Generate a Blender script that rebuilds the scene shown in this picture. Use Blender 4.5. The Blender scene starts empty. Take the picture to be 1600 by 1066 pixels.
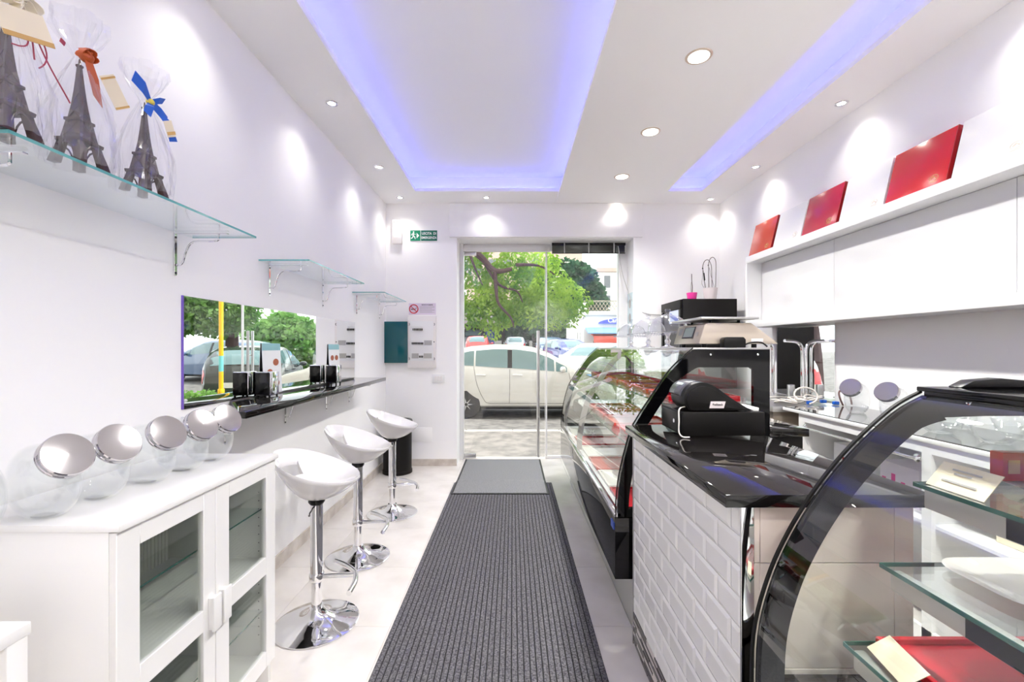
import bpy, bmesh, math, random
from mathutils import Vector, Matrix
random.seed(7)
R = math.radians
SC = bpy.context.scene
COL = SC.collection

# ------------------------------------------------------------------ camera, world, sun, exposure
FPX, CX, CY, EYE = 700.0, 801.0, 543.0, 1.4
cd = bpy.data.cameras.new('camera')
cam = bpy.data.objects.new('camera', cd)
COL.objects.link(cam)
cam.location = (0, 0, EYE)
cam.rotation_euler = (R(90), 0, 0)
cd.sensor_width = 36.0
cd.lens = 36.0 * FPX / 1600.0
cd.shift_x = -(CX - 800) / 1600.0
cd.shift_y = (CY - 533) / 1600.0
cd.clip_start = 0.02
cd.clip_end = 300
SC.camera = cam
SC.view_settings.view_transform = 'Standard'
SC.view_settings.look = 'None'
SC.view_settings.gamma = 1.0
SC.view_settings.use_curve_mapping = False
SC.view_settings.exposure = 1.34
SC.cycles.max_bounces = 16
SC.cycles.diffuse_bounces = 10
SC.cycles.glossy_bounces = 6
SC.cycles.transmission_bounces = 8
SC.cycles.transparent_max_bounces = 40
SC.cycles.sample_clamp_indirect = 6.0
SC.cycles.caustics_reflective = False
SC.cycles.caustics_refractive = False
SC.cycles.use_denoising = True

world = bpy.data.worlds.new('sky')
SC.world = world
world.use_nodes = True
bg = world.node_tree.nodes['Background']
bg.inputs[0].default_value = (0.94, 0.97, 1.0, 1)
bg.inputs[1].default_value = 1.15

sd = bpy.data.lights.new('sun', 'SUN')
sd.energy = 2.3
sd.angle = R(0.6)
sd.color = (1.0, 0.95, 0.86)
sun = bpy.data.objects.new('sun', sd)
COL.objects.link(sun)
sun.rotation_euler = Vector((0.5, -0.10, -0.86)).to_track_quat('-Z', 'Y').to_euler()

# ------------------------------------------------------------------ helpers
def P(px, py, Y):
    return ((px - CX) * Y / FPX, Y, EYE - (py - CY) * Y / FPX)

def lin(c):
    return tuple(((v / 12.92) if v <= 0.04045 else ((v + 0.055) / 1.055) ** 2.4) for v in c)

def rgb(r, g, b):
    return lin((r / 255., g / 255., b / 255.)) + (1,)

def mat(name, color, rough=0.5, metal=0.0, spec=0.5, emit=None, estr=0.0, coat=0.0, trans=0.0,
        noise=None, bump=None, sheen=0.0, alpha=None):
    """noise=(scale, amount): mottled colour; bump=(scale, strength)."""
    m = bpy.data.materials.new(name)
    m.use_nodes = True
    nt = m.node_tree
    b = nt.nodes['Principled BSDF']
    b.inputs['Base Color'].default_value = color
    b.inputs['Roughness'].default_value = rough
    b.inputs['Metallic'].default_value = metal
    b.inputs['Specular IOR Level'].default_value = spec
    if coat: b.inputs['Coat Weight'].default_value = coat
    if trans: b.inputs['Transmission Weight'].default_value = trans
    if emit:
        b.inputs['Emission Color'].default_value = emit
        b.inputs['Emission Strength'].default_value = estr
    tc = None
    if noise or bump:
        tc = nt.nodes.new('ShaderNodeTexCoord')
    if noise:
        n = nt.nodes.new('ShaderNodeTexNoise')
        n.inputs['Scale'].default_value = noise[0]
        n.inputs['Detail'].default_value = 5
        nt.links.new(tc.outputs['Object'], n.inputs['Vector'])
        mx = nt.nodes.new('ShaderNodeMix'); mx.data_type = 'RGBA'
        a = noise[1]
        c2 = noise[2] if len(noise) > 2 else tuple(max(0, min(1, v * (1 - a))) for v in color[:3]) + (1,)
        mx.inputs[6].default_value = color
        mx.inputs[7].default_value = c2
        rp = nt.nodes.new('ShaderNodeMapRange')
        rp.inputs[1].default_value = 0.35; rp.inputs[2].default_value = 0.65
        nt.links.new(n.outputs[0], rp.inputs[0])
        nt.links.new(rp.outputs[0], mx.inputs[0])
        nt.links.new(mx.outputs[2], b.inputs['Base Color'])
    if bump:
        n = nt.nodes.new('ShaderNodeTexNoise')
        n.inputs['Scale'].default_value = bump[0]
        nt.links.new(tc.outputs['Object'], n.inputs['Vector'])
        bp = nt.nodes.new('ShaderNodeBump')
        bp.inputs['Strength'].default_value = bump[1]
        bp.inputs['Distance'].default_value = 0.01
        nt.links.new(n.outputs[0], bp.inputs['Height'])
        nt.links.new(bp.outputs[0], b.inputs['Normal'])
    return m

def glass(name, tint=(0.97, 0.99, 0.98, 1), f0=0.04, gain=1.0, rough=0.0, haze=0.0, power=5.0):
    """thin clear sheet: Fresnel mix of a tinted transparent and a glossy lobe"""
    m = bpy.data.materials.new(name)
    m.use_nodes = True
    nt = m.node_tree
    nt.nodes.clear()
    out = nt.nodes.new('ShaderNodeOutputMaterial')
    tr = nt.nodes.new('ShaderNodeBsdfTransparent'); tr.inputs[0].default_value = tint
    gl = nt.nodes.new('ShaderNodeBsdfGlossy'); gl.inputs['Roughness'].default_value = rough
    gl.inputs[0].default_value = (1, 1, 1, 1)
    ge = nt.nodes.new('ShaderNodeNewGeometry')
    d = nt.nodes.new('ShaderNodeVectorMath'); d.operation = 'DOT_PRODUCT'
    nt.links.new(ge.outputs['Normal'], d.inputs[0]); nt.links.new(ge.outputs['Incoming'], d.inputs[1])
    ab = nt.nodes.new('ShaderNodeMath'); ab.operation = 'ABSOLUTE'; nt.links.new(d.outputs['Value'], ab.inputs[0])
    sb = nt.nodes.new('ShaderNodeMath'); sb.operation = 'SUBTRACT'; sb.inputs[0].default_value = 1.0
    nt.links.new(ab.outputs[0], sb.inputs[1])
    pw = nt.nodes.new('ShaderNodeMath'); pw.operation = 'POWER'; pw.inputs[1].default_value = power
    nt.links.new(sb.outputs[0], pw.inputs[0])
    ma = nt.nodes.new('ShaderNodeMath'); ma.operation = 'MULTIPLY_ADD'; ma.use_clamp = True
    ma.inputs[1].default_value = (1 - f0) * gain; ma.inputs[2].default_value = f0
    nt.links.new(pw.outputs[0], ma.inputs[0])
    mx = nt.nodes.new('ShaderNodeMixShader')
    nt.links.new(ma.outputs[0], mx.inputs[0])
    nt.links.new(tr.outputs[0], mx.inputs[1]); nt.links.new(gl.outputs[0], mx.inputs[2])
    last = mx
    if haze:
        df = nt.nodes.new('ShaderNodeBsdfDiffuse'); df.inputs[0].default_value = (0.85, 0.86, 0.88, 1)
        m2 = nt.nodes.new('ShaderNodeMixShader'); m2.inputs[0].default_value = haze
        nt.links.new(mx.outputs[0], m2.inputs[1]); nt.links.new(df.outputs[0], m2.inputs[2])
        last = m2
    nt.links.new(last.outputs[0], out.inputs[0])
    return m

def leafmat(name, c1, c2, scale=2.0):
    m = bpy.data.materials.new(name)
    m.use_nodes = True
    nt = m.node_tree; nt.nodes.clear()
    out = nt.nodes.new('ShaderNodeOutputMaterial')
    ge = nt.nodes.new('ShaderNodeTexCoord')
    n = nt.nodes.new('ShaderNodeTexNoise'); n.inputs['Scale'].default_value = scale; n.inputs['Detail'].default_value = 6
    nt.links.new(ge.outputs['Object'], n.inputs['Vector'])
    rp = nt.nodes.new('ShaderNodeMapRange'); rp.inputs[1].default_value = 0.35; rp.inputs[2].default_value = 0.65
    nt.links.new(n.outputs[0], rp.inputs[0])
    mx = nt.nodes.new('ShaderNodeMix'); mx.data_type = 'RGBA'
    mx.inputs[6].default_value = c1; mx.inputs[7].default_value = c2
    nt.links.new(rp.outputs[0], mx.inputs[0])
    df = nt.nodes.new('ShaderNodeBsdfDiffuse'); tl = nt.nodes.new('ShaderNodeBsdfTranslucent')
    nt.links.new(mx.outputs[2], df.inputs[0]); nt.links.new(mx.outputs[2], tl.inputs[0])
    ms = nt.nodes.new('ShaderNodeMixShader'); ms.inputs[0].default_value = 0.5
    nt.links.new(df.outputs[0], ms.inputs[1]); nt.links.new(tl.outputs[0], ms.inputs[2])
    nt.links.new(ms.outputs[0], out.inputs[0])
    return m

ORG = {}   # world origin of each root, for building children from world coordinates

class MB:
    def __init__(s):
        s.v = []; s.f = []; s.mi = []; s.cur = 0
    def add(s, vs, fs):
        o = len(s.v)
        s.v += [tuple(p) for p in vs]
        for f in fs:
            s.f.append([i + o for i in f]); s.mi.append(s.cur)
        return s
    def box(s, x0, x1, y0, y1, z0, z1):
        vs = [(x0,y0,z0),(x1,y0,z0),(x1,y1,z0),(x0,y1,z0),(x0,y0,z1),(x1,y0,z1),(x1,y1,z1),(x0,y1,z1)]
        return s.add(vs, [(0,3,2,1),(4,5,6,7),(0,1,5,4),(1,2,6,5),(2,3,7,6),(3,0,4,7)])
    def prism(s, poly, axis, a, b):
        """poly: list of 2-D points in the plane normal to axis ('x': (y,z), 'y': (x,z), 'z': (x,y))"""
        def q(p, t):
            return (t, p[0], p[1]) if axis == 'x' else ((p[0], t, p[1]) if axis == 'y' else (p[0], p[1], t))
        n = len(poly)
        vs = [q(p, a) for p in poly] + [q(p, b) for p in poly]
        fs = [tuple(range(n))[::-1], tuple(range(n, 2 * n))]
        fs += [(i, (i + 1) % n, n + (i + 1) % n, n + i) for i in range(n)]
        return s.add(vs, fs)
    def ringprism(s, outer, inner, axis, a, b):
        def q(p, t):
            return (t, p[0], p[1]) if axis == 'x' else ((p[0], t, p[1]) if axis == 'y' else (p[0], p[1], t))
        n = len(outer)
        vs = [q(p, a) for p in outer] + [q(p, a) for p in inner] + [q(p, b) for p in outer] + [q(p, b) for p in inner]
        fs = []
        for i in range(n):
            j = (i + 1) % n
            fs += [(i, n + i, n + j, j), (2*n + i, 2*n + j, 3*n + j, 3*n + i), (i, j, 2*n + j, 2*n + i), (n + i, 3*n + i, 3*n + j, n + j)]
        return s.add(vs, fs)
    def tube(s, pts, r, n=8, caps=True, closed=False):
        pts = [Vector(p) for p in pts]
        rs = r if isinstance(r, (list, tuple)) else [r] * len(pts)
        N = len(pts)
        vs = []; prev = None
        for i, p in enumerate(pts):
            if closed: t = pts[(i + 1) % N] - pts[i - 1]
            else: t = pts[min(i + 1, N - 1)] - pts[max(i - 1, 0)]
            t.normalize()
            if prev is None:
                u = t.orthogonal().normalized()
            else:
                u = prev - t * prev.dot(t)
                u = u.normalized() if u.length > 1e-6 else t.orthogonal().normalized()
            prev = u
            w = t.cross(u)
            for k in range(n):
                a = 2 * math.pi * k / n
                vs.append(p + (u * math.cos(a) + w * math.sin(a)) * rs[i])
        fs = []
        for i in range(N if closed else N - 1):
            j = (i + 1) % N
            for k in range(n):
                l = (k + 1) % n
                fs.append((i*n + k, i*n + l, j*n + l, j*n + k))
        if caps and not closed:
            fs.append(tuple(range(n))[::-1]); fs.append(tuple((N-1)*n + k for k in range(n)))
        return s.add(vs, fs)
    def lathe(s, prof, c, n=32, axis=(0, 0, 1), caps=True, wob=None):
        """prof: (radius, height) pairs along axis from c"""
        ax = Vector(axis).normalized()
        u = Vector((1, 0, 0)) if abs(ax.z) > 0.99 else ax.orthogonal().normalized()
        w = ax.cross(u); c = Vector(c)
        vs = []
        for (r, h) in prof:
            for k in range(n):
                a = 2 * math.pi * k / n
                rr = r * (wob(a, h) if wob else 1)
                vs.append(c + ax * h + (u * math.cos(a) + w * math.sin(a)) * rr)
        fs = []
        for i in range(len(prof) - 1):
            for k in range(n):
                l = (k + 1) % n
                fs.append((i*n + k, i*n + l, (i+1)*n + l, (i+1)*n + k))
        if caps:
            if prof[0][0] > 1e-5: fs.append(tuple(range(n))[::-1])
            if prof[-1][0] > 1e-5: fs.append(tuple((len(prof)-1)*n + k for k in range(n)))
        return s.add(vs, fs)
    def cyl(s, a, b, r, n=16):
        return s.tube([a, b], r, n)
    def ell(s, c, rx, ry, rz, n=16, m=10, pw=1.0):
        vs = []; fs = []
        for i in range(m + 1):
            th = math.pi * i / m
            for k in range(n):
                a = 2 * math.pi * k / n
                f = lambda t: math.copysign(abs(t) ** pw, t)
                vs.append((c[0] + rx * f(math.sin(th)) * f(math.cos(a)), c[1] + ry * f(math.sin(th)) * f(math.sin(a)), c[2] - rz * f(math.cos(th))))
        for i in range(m):
            for k in range(n):
                l = (k + 1) % n
                fs.append((i*n + k, i*n + l, (i+1)*n + l, (i+1)*n + k))
        return s.add(vs, fs)
    def strip(s, pts, wv, th=0.0015):
        """ribbon along pts with half-width vector wv (vector or list)"""
        pts = [Vector(p) for p in pts]
        wl = [Vector(w) for w in wv] if isinstance(wv[0], (list, tuple, Vector)) else [Vector(wv)] * len(pts)
        vs = []
        for i, p in enumerate(pts):
            t = (pts[min(i+1, len(pts)-1)] - pts[max(i-1, 0)]).normalized()
            nn = t.cross(wl[i]); nn = nn.normalized() * th if nn.length > 1e-9 else Vector((0, 0, th))
            vs += [p - wl[i] - nn, p + wl[i] - nn, p + wl[i] + nn, p - wl[i] + nn]
        fs = []
        for i in range(len(pts) - 1):
            for k in range(4):
                l = (k + 1) % 4
                fs.append((i*4 + k, i*4 + l, (i+1)*4 + l, (i+1)*4 + k))
        fs += [(3, 2, 1, 0), tuple(4*(len(pts)-1) + k for k in range(4))]
        return s.add(vs, fs)
    def build(s, name, m=None, parent=None, bevel=0.0, smooth=False, seg=2, local=False, auto=None):
        me = bpy.data.meshes.new(name)
        if parent is not None and not local:
            o = ORG.get(parent.name, Vector((0, 0, 0)))
        elif parent is None and not local:
            xs = [p[0] for p in s.v]; ys = [p[1] for p in s.v]; zs = [p[2] for p in s.v]
            o = Vector(((min(xs)+max(xs))/2, (min(ys)+max(ys))/2, min(zs)))
        else:
            o = Vector((0, 0, 0))
        me.from_pydata([(p[0]-o.x, p[1]-o.y, p[2]-o.z) for p in s.v], [], s.f)
        ms = m if isinstance(m, (list, tuple)) else [m]
        for q in ms: me.materials.append(q)
        if len(ms) > 1:
            me.polygons.foreach_set('material_index', s.mi)
        bm = bmesh.new(); bm.from_mesh(me)
        bmesh.ops.recalc_face_normals(bm, faces=bm.faces)
        if bevel > 0:
            ed = [e for e in bm.edges if len(e.link_faces) == 2 and e.calc_face_angle(0) > R(28)]
            bmesh.ops.bevel(bm, geom=ed, offset=bevel, segments=seg, affect='EDGES', profile=0.5, clamp_overlap=True)
        bm.to_mesh(me); bm.free()
        if smooth or bevel > 0:
            me.polygons.foreach_set('use_smooth', [True] * len(me.polygons))
            if bevel <= 0 or True:
                try: me.set_sharp_from_angle(angle=R(auto or 40))
                except Exception: pass
        ob = bpy.data.objects.new(name, me)
        COL.objects.link(ob)
        if parent is not None:
            ob.parent = parent
            ORG[ob.name] = ORG.get(parent.name, Vector((0, 0, 0)))
        else:
            if not local: ob.location = o
            ORG[ob.name] = Vector(o)
        return ob

def thing(name, label, cat, loc=(0, 0, 0), group=None, rz=0.0):
    o = bpy.data.objects.new(name, None)
    COL.objects.link(o)
    o.empty_display_size = 0.05
    o.location = loc; o.rotation_euler = (0, 0, rz)
    o['label'] = label; o['category'] = cat
    if group: o['group'] = group
    ORG[o.name] = Vector(loc) if rz == 0 else Vector((0, 0, 0))
    return o

def tag(o, label, cat, group=None, kind=None):
    o['label'] = label; o['category'] = cat
    if group: o['group'] = group
    if kind: o['kind'] = kind
    return o

def struct(o, label=None, cat=None):
    o['kind'] = 'structure'
    if label: o['label'] = label
    if cat: o['category'] = cat
    return o

def kids(o): return [c for c in bpy.data.objects if c.parent == o]

def copy_tree(o, parent=None):
    c = o.copy(); COL.objects.link(c)
    if parent is not None: c.parent = parent
    for ch in kids(o): copy_tree(ch, c)
    return c

def text(body, size, loc, rot, m, parent, name='lettering', align='CENTER', ext=0.0006, sx=1.0, bold=0.0):
    c = bpy.data.curves.new(name, 'FONT')
    c.body = body; c.size = size; c.align_x = align; c.align_y = 'CENTER'; c.extrude = ext; c.offset = bold
    c.materials.append(m)
    tmp = bpy.data.objects.new('tmp', c)
    COL.objects.link(tmp)
    bpy.context.view_layer.update()
    me = bpy.data.meshes.new_from_object(tmp)
    me.name = name
    bpy.data.objects.remove(tmp)
    o = bpy.data.objects.new(name, me)
    COL.objects.link(o)
    if parent is not None:
        o.parent = parent
        loc = Vector(loc) - ORG.get(parent.name, Vector((0, 0, 0)))
    o.location = loc; o.rotation_euler = rot; o.scale = (sx, 1, 1)
    return o

def bez(p0, p1, p2, p3, n=10):
    p0, p1, p2, p3 = map(Vector, (p0, p1, p2, p3))
    out = []
    for i in range(n + 1):
        t = i / n; a = 1 - t
        out.append(p0*a**3 + p1*3*a*a*t + p2*3*a*t*t + p3*t**3)
    return out

def smoothline(pts, n=6):
    """Catmull-Rom through pts (tuples of any dimension)"""
    out = []
    P_ = [pts[0]] + list(pts) + [pts[-1]]
    for i in range(1, len(P_) - 2):
        for k in range(n):
            t = k / n
            q = []
            for d in range(len(pts[0])):
                a, b, c, e = P_[i-1][d], P_[i][d], P_[i+1][d], P_[i+2][d]
                q.append(0.5*((2*b) + (-a + c)*t + (2*a - 5*b + 4*c - e)*t*t + (-a + 3*b - 3*c + e)*t**3))
            out.append(tuple(q))
    out.append(tuple(pts[-1]))
    return out

# ------------------------------------------------------------------ materials
M = {}
M['wall'] = mat('white_plaster', rgb(247, 246, 246), 0.75, bump=(60, 0.02))
M['ceil'] = mat('ceiling_paint', rgb(249, 248, 248), 0.8)
M['tray'] = mat('tray_paint', rgb(249, 249, 250), 0.8)
M['grout'] = mat('floor_grout', rgb(178, 172, 168), 0.8)
M['tile'] = mat('porcelain_tile', rgb(222, 217, 213), 0.12, noise=(3.5, 0.0, rgb(208, 202, 197)))
M['stone'] = mat('stone_baseboard', rgb(214, 206, 198), 0.3, noise=(9, 0.0, rgb(188, 178, 168)))
M['white'] = mat('white_lacquer', rgb(230, 230, 230), 0.32)
M['whitegloss'] = mat('white_gloss_panel', rgb(216, 216, 217), 0.08)
M['abs'] = mat('white_glossy_plastic', rgb(224, 222, 222), 0.1, coat=0.5)
M['plastic'] = mat('white_plastic', rgb(232, 228, 226), 0.4)
M['greypl'] = mat('grey_plastic', rgb(176, 174, 172), 0.45)
M['chrome'] = mat('chrome', (0.86, 0.86, 0.87, 1), 0.05, metal=1.0)
M['steel'] = mat('brushed_steel', (0.62, 0.61, 0.60, 1), 0.28, metal=1.0)
M['lid'] = mat('brushed_lid_metal', (0.58, 0.56, 0.58, 1), 0.06, metal=1.0)
M['mirror'] = mat('silvered_mirror', (0.93, 0.95, 0.94, 1), 0.0, metal=1.0)
M['purple'] = mat('violet_edge', rgb(120, 90, 190), 0.3)
M['black'] = mat('black_plastic', rgb(13, 12, 13), 0.35, spec=.3)
M['blackgloss'] = mat('black_gloss', rgb(7, 7, 9), 0.05, spec=.35)
M['blackmatte'] = mat('black_matte_metal', rgb(14, 12, 11), 0.5, spec=.22)
M['granite'] = mat('black_granite', rgb(12, 11, 11), 0.03, spec=.5, noise=(220, 0.0, rgb(24, 21, 21)))
M['granite_edge'] = mat('granite_edge', rgb(78, 75, 78), 0.25, noise=(160, 0.0, rgb(56, 52, 54)))
M['teal'] = mat('teal_door', rgb(10, 84, 92), 0.1)
M['glass'] = glass('clear_glass')
M['doorglass'] = glass('door_glass', tint=(0.97, 0.985, 0.98, 1))
M['caseglass'] = glass('curved_case_glass', tint=(0.93, 0.955, 0.935, 1), f0=0.075)
M['shelfglass'] = glass('shelf_glass', tint=(0.93, 0.96, 0.955, 1), f0=0.05)
M['greydark'] = mat('dark_grey_plastic', rgb(70, 70, 78), 0.25)
M['countglass'] = mat('grey_mirror_glass_top', rgb(120, 122, 124), 0.03, metal=0.7)
M['glassedge'] = mat('green_glass_edge', rgb(96, 172, 172), 0.1, spec=0.8)
M['darkedge'] = mat('dark_green_glass_edge', rgb(28, 92, 80), 0.1, spec=0.8)
M['jar'] = glass('jar_glass', tint=(0.972, 0.98, 0.98, 1), f0=0.045, power=4.0, gain=0.9)
M['dome'] = glass('dome_glass', tint=(0.90, 0.91, 0.925, 1), f0=0.06, power=2.6, gain=0.8)
M['cello'] = glass('cellophane', tint=(0.97, 0.97, 0.98, 1), f0=0.08, gain=0.8, rough=0.06, haze=0.05)
M['choc'] = mat('dark_chocolate', rgb(62, 42, 44), 0.25)
M['orange'] = mat('orange_ribbon', rgb(196, 92, 44), 0.4)
M['blue'] = mat('blue_ribbon', rgb(16, 96, 205), 0.35)
M['yellow'] = mat('yellow_ribbon', rgb(240, 220, 90), 0.4)
M['cream'] = mat('cream_ribbon', rgb(246, 240, 222), 0.5)
M['tagc'] = mat('cream_card', rgb(240, 228, 200), 0.6)
M['gold'] = mat('gold_print', rgb(200, 160, 96), 0.4, metal=0.3)
M['redstring'] = mat('red_cord', rgb(170, 60, 80), 0.5)
M['red'] = mat('red_card', rgb(196, 24, 40), 0.22)
M['redorange'] = mat('orange_red_card', rgb(196, 70, 50), 0.22)
M['reddark'] = mat('dark_red_card', rgb(150, 10, 20), 0.3)
M['bevel_tile'] = mat('white_glazed_tile', rgb(238, 237, 235), 0.06)
M['beige_tile'] = mat('beige_ceramic_tile', rgb(226, 214, 204), 0.35, noise=(4, 0.0, rgb(216, 203, 192)))
M['tgrout'] = mat('tile_grout', rgb(214, 211, 208), 0.8)
M['mosaic_d'] = mat('dark_mosaic', rgb(60, 52, 52), 0.15)
M['mosaic_l'] = mat('light_mosaic', rgb(208, 200, 196), 0.15)
M['green'] = mat('sign_green', rgb(10, 138, 100), 0.4)
M['darkgreen'] = mat('sign_dark_green', rgb(10, 108, 88), 0.4)
M['signwhite'] = mat('sign_white', rgb(245, 247, 246), 0.5)
M['lilac'] = mat('sign_lilac', rgb(226, 216, 232), 0.5)
M['signred'] = mat('sign_red', rgb(196, 30, 48), 0.5)
M['ink'] = mat('ink', rgb(60, 56, 66), 0.6)
M['ledblue'] = mat('blue_led', (0.2, 0.2, 1, 1), 0.5, emit=(0.13, 0.17, 1.0, 1), estr=2.7)
M['lamp'] = mat('lamp_glow', (1, 1, 1, 1), 0.5, emit=(1.0, 0.93, 0.83, 1), estr=12.0)
M['led_panel'] = mat('round_panel_glow', (1, 1, 1, 1), 0.5, emit=(1.0, 0.95, 0.88, 1), estr=5.0)
M['copper'] = mat('lamp_ring', rgb(214, 196, 180), 0.3, metal=0.4)
M['mat_grey'] = mat('doormat_pile', rgb(158, 158, 160), 0.95, noise=(120, 0.0, rgb(104, 104, 108)), bump=(400, 0.6))
M['rib'] = mat('runner_rib', rgb(122, 120, 125), 0.95, noise=(110, 0.0, rgb(62, 60, 66)), bump=(300, 0.8))
M['groove'] = mat('runner_groove', rgb(20, 20, 24), 0.9)
M['asphalt'] = mat('asphalt', rgb(128, 125, 123), 0.9, noise=(6, 0.0, rgb(98, 95, 95)), bump=(80, 0.4))
M['pavement'] = mat('pavement', rgb(140, 134, 130), 0.9, noise=(5, 0.0, rgb(104, 100, 98)), bump=(60, 0.4))
M['kerb'] = mat('kerb_stone', rgb(205, 200, 192), 0.8)
M['facade'] = mat('facade_render', rgb(222, 208, 186), 0.8)
M['bark'] = mat('bark', rgb(74, 52, 54), 0.9, bump=(20, 0.6))
M['leaf_a'] = leafmat('leaf_bright', rgb(176, 208, 86), rgb(104, 152, 60), 1.6)
M['leaf_b'] = leafmat('leaf_dark', rgb(84, 124, 92), rgb(46, 78, 62), 1.4)
M['leaf_c'] = leafmat('leaf_pale', rgb(150, 190, 110), rgb(96, 146, 78), 1.2)
M['cabwhite'] = mat('cabinet_white_paint', rgb(229, 228, 226), 0.38)
M['cabin'] = mat('ribbed_cabinet_back', rgb(232, 229, 222), 0.6)
M['cabglass'] = glass('cabinet_door_glass', tint=(0.90, 0.92, 0.90, 1), f0=0.06)
M['silver'] = mat('scale_champagne_metal', rgb(196, 184, 170), 0.35, metal=0.6)
M['lcd'] = mat('lcd_screen', rgb(178, 190, 184), 0.2)
M['pink'] = mat('pink_ceramic', rgb(226, 52, 150), 0.15)
M['potwhite'] = mat('matte_white_pot', rgb(224, 214, 214), 0.6)
M['stem'] = mat('dry_stem', rgb(76, 62, 54), 0.7)
M['cable'] = mat('white_cable', rgb(222, 216, 208), 0.45)
M['browncable'] = mat('brown_cable', rgb(104, 72, 70), 0.45)
M['yellowpole'] = mat('yellow_paint', rgb(248, 196, 20), 0.4)
M['carglass'] = mat('car_window_glass', rgb(92, 122, 126), 0.03, spec=0.9)
M['tyre'] = mat('tyre_rubber', rgb(32, 32, 34), 0.8)
M['rimm'] = mat('alloy_rim', (0.6, 0.6, 0.62, 1), 0.3, metal=0.9)
M['seam'] = mat('door_seam', rgb(96, 92, 92), 0.6)
M['tail'] = mat('tail_lamp', rgb(220, 30, 40), 0.1)
M['headl'] = mat('head_lamp', rgb(225, 228, 232), 0.05)
M['plate'] = mat('plate_white', rgb(240, 240, 240), 0.4)
def paint(n, *c): return mat(n, rgb(*c), 0.2, coat=0.8)
M['p_white'] = paint('car_paint_white', 218, 217, 215)
M['p_red'] = paint('car_paint_red', 216, 66, 62)
M['p_dark'] = paint('car_paint_dark', 52, 58, 62)
M['p_blue'] = paint('car_paint_blue', 88, 108, 140)
M['p_silver'] = paint('car_paint_silver', 190, 196, 204)
M['p_navy'] = paint('car_paint_navy', 44, 58, 120)
M['bluewrap'] = mat('blue_print', rgb(56, 88, 180), 0.4)
M['beige'] = mat('steel_beige_front', rgb(150, 138, 124), 0.4)
M['iceplate'] = mat('white_porcelain', rgb(244, 240, 232), 0.12)
M['navyplate'] = mat('navy_glaze', rgb(34, 36, 88), 0.12)
M['curtain'] = mat('black_fabric', rgb(18, 18, 20), 0.8)
M['canopy'] = mat('grey_awning_fabric', rgb(120, 112, 112), 0.8)
M['bldwhite'] = mat('white_render', rgb(236, 234, 228), 0.8)
M['bldpink'] = mat('pink_render', rgb(214, 186, 170), 0.8)
M['awnblue'] = mat('awning_blue', rgb(110, 160, 226), 0.7)
M['awnred'] = mat('awning_red', rgb(232, 104, 88), 0.7)
M['signblue'] = mat('carwash_sign_blue', rgb(96, 104, 214), 0.5)
M['windark'] = mat('far_window_glass', rgb(120, 124, 126), 0.2)
M['lattice'] = mat('lattice_wood', rgb(180, 172, 150), 0.8)

# ------------------------------------------------------------------ room shell
XL, XR, YB, YN, ZC = -1.5, 2.45, 5.3, -2.4, 3.10
ZT = 3.285   # ceiling of the light trays
# floor: grout bed + porcelain tiles
fl = struct(MB().box(XL-.2, XR+.2, YN-.2, 5.74, -.12, -.002).build('floor', M['grout']), 'floor of glossy cream porcelain tiles')
g = 0.606; gap = 0.002
nx0 = -1; tm = {}
for i in range(0, 8):
    for j in range(0, 15):
        x0 = -1.22 - g + g * i; y0 = 2.248 - g * 8 + g * j
        x1, y1 = x0 + g, y0 + g
        a, b, c, d = max(x0, XL), min(x1, XR), max(y0, YN), min(y1, 5.74)
        if b - a < .01 or d - c < .01: continue
        # keep the tiles of the door threshold strip inside the opening
        if c >= YB - .02: a, b = max(a, -.66), min(b, 1.43)
        if b - a < .01: continue
        k = (round(b-a, 3), round(d-c, 3))
        if k in tm:
            t = bpy.data.objects.new('floor_tile', tm[k]); COL.objects.link(t); t.parent = fl
        else:
            t = MB().box(gap/2, b-a-gap/2, gap/2, d-c-gap/2, -.01, 0).build('floor_tile', M['tile'], fl, bevel=.0006, seg=1, local=True)
            tm[k] = t.data
        t.location = Vector((a, c, 0)) - fl.location

wl = struct(MB().box(XL-.15, XL, YN-.15, YB+.42, -.1, 3.5).build('wall_left', M['wall']), 'white plaster wall on the left')
wr = struct(MB().box(XR, XR+.15, YN-.15, YB+.42, -.1, 3.5).build('wall_right', M['wall']), 'white plaster wall on the right')
wn = struct(MB().box(XL, XR, YN-.15, YN, -.1, 3.5).build('wall_rear', M['wall']), 'white wall behind the camera')
OX0, OX1, OZ = -.66, 1.43, 2.695
b = MB()
b.box(XL, OX0, YB, YB+.42, -.1, 3.5); b.box(OX1, XR, YB, YB+.42, -.1, 3.5); b.box(OX0, OX1, YB, YB+.42, OZ, 3.5)
wb = struct(b.build('wall_back', M['wall']), 'white front wall around the glass entrance')

# ceiling: upper slab, soffit frame with cove lip, central lowered panel
TX0, TX1, TY1, TY0 = -1.06, 2.056, 4.88, -1.8
c = MB()
c.box(XL, XR, YN, YB, ZT, 3.5)
cl = struct(c.build('ceiling', M['tray']), 'white ceiling with two recessed light trays')
s = MB()
S = .08; LT = .037
# lip boards
s.box(XL, TX0, YN, YB, ZC, ZC+LT); s.box(TX1, XR, YN, YB, ZC, ZC+LT)
s.box(TX0, TX1, TY1, YB, ZC, ZC+LT); s.box(TX0, TX1, YN, TY0, ZC, ZC+LT)
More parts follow.
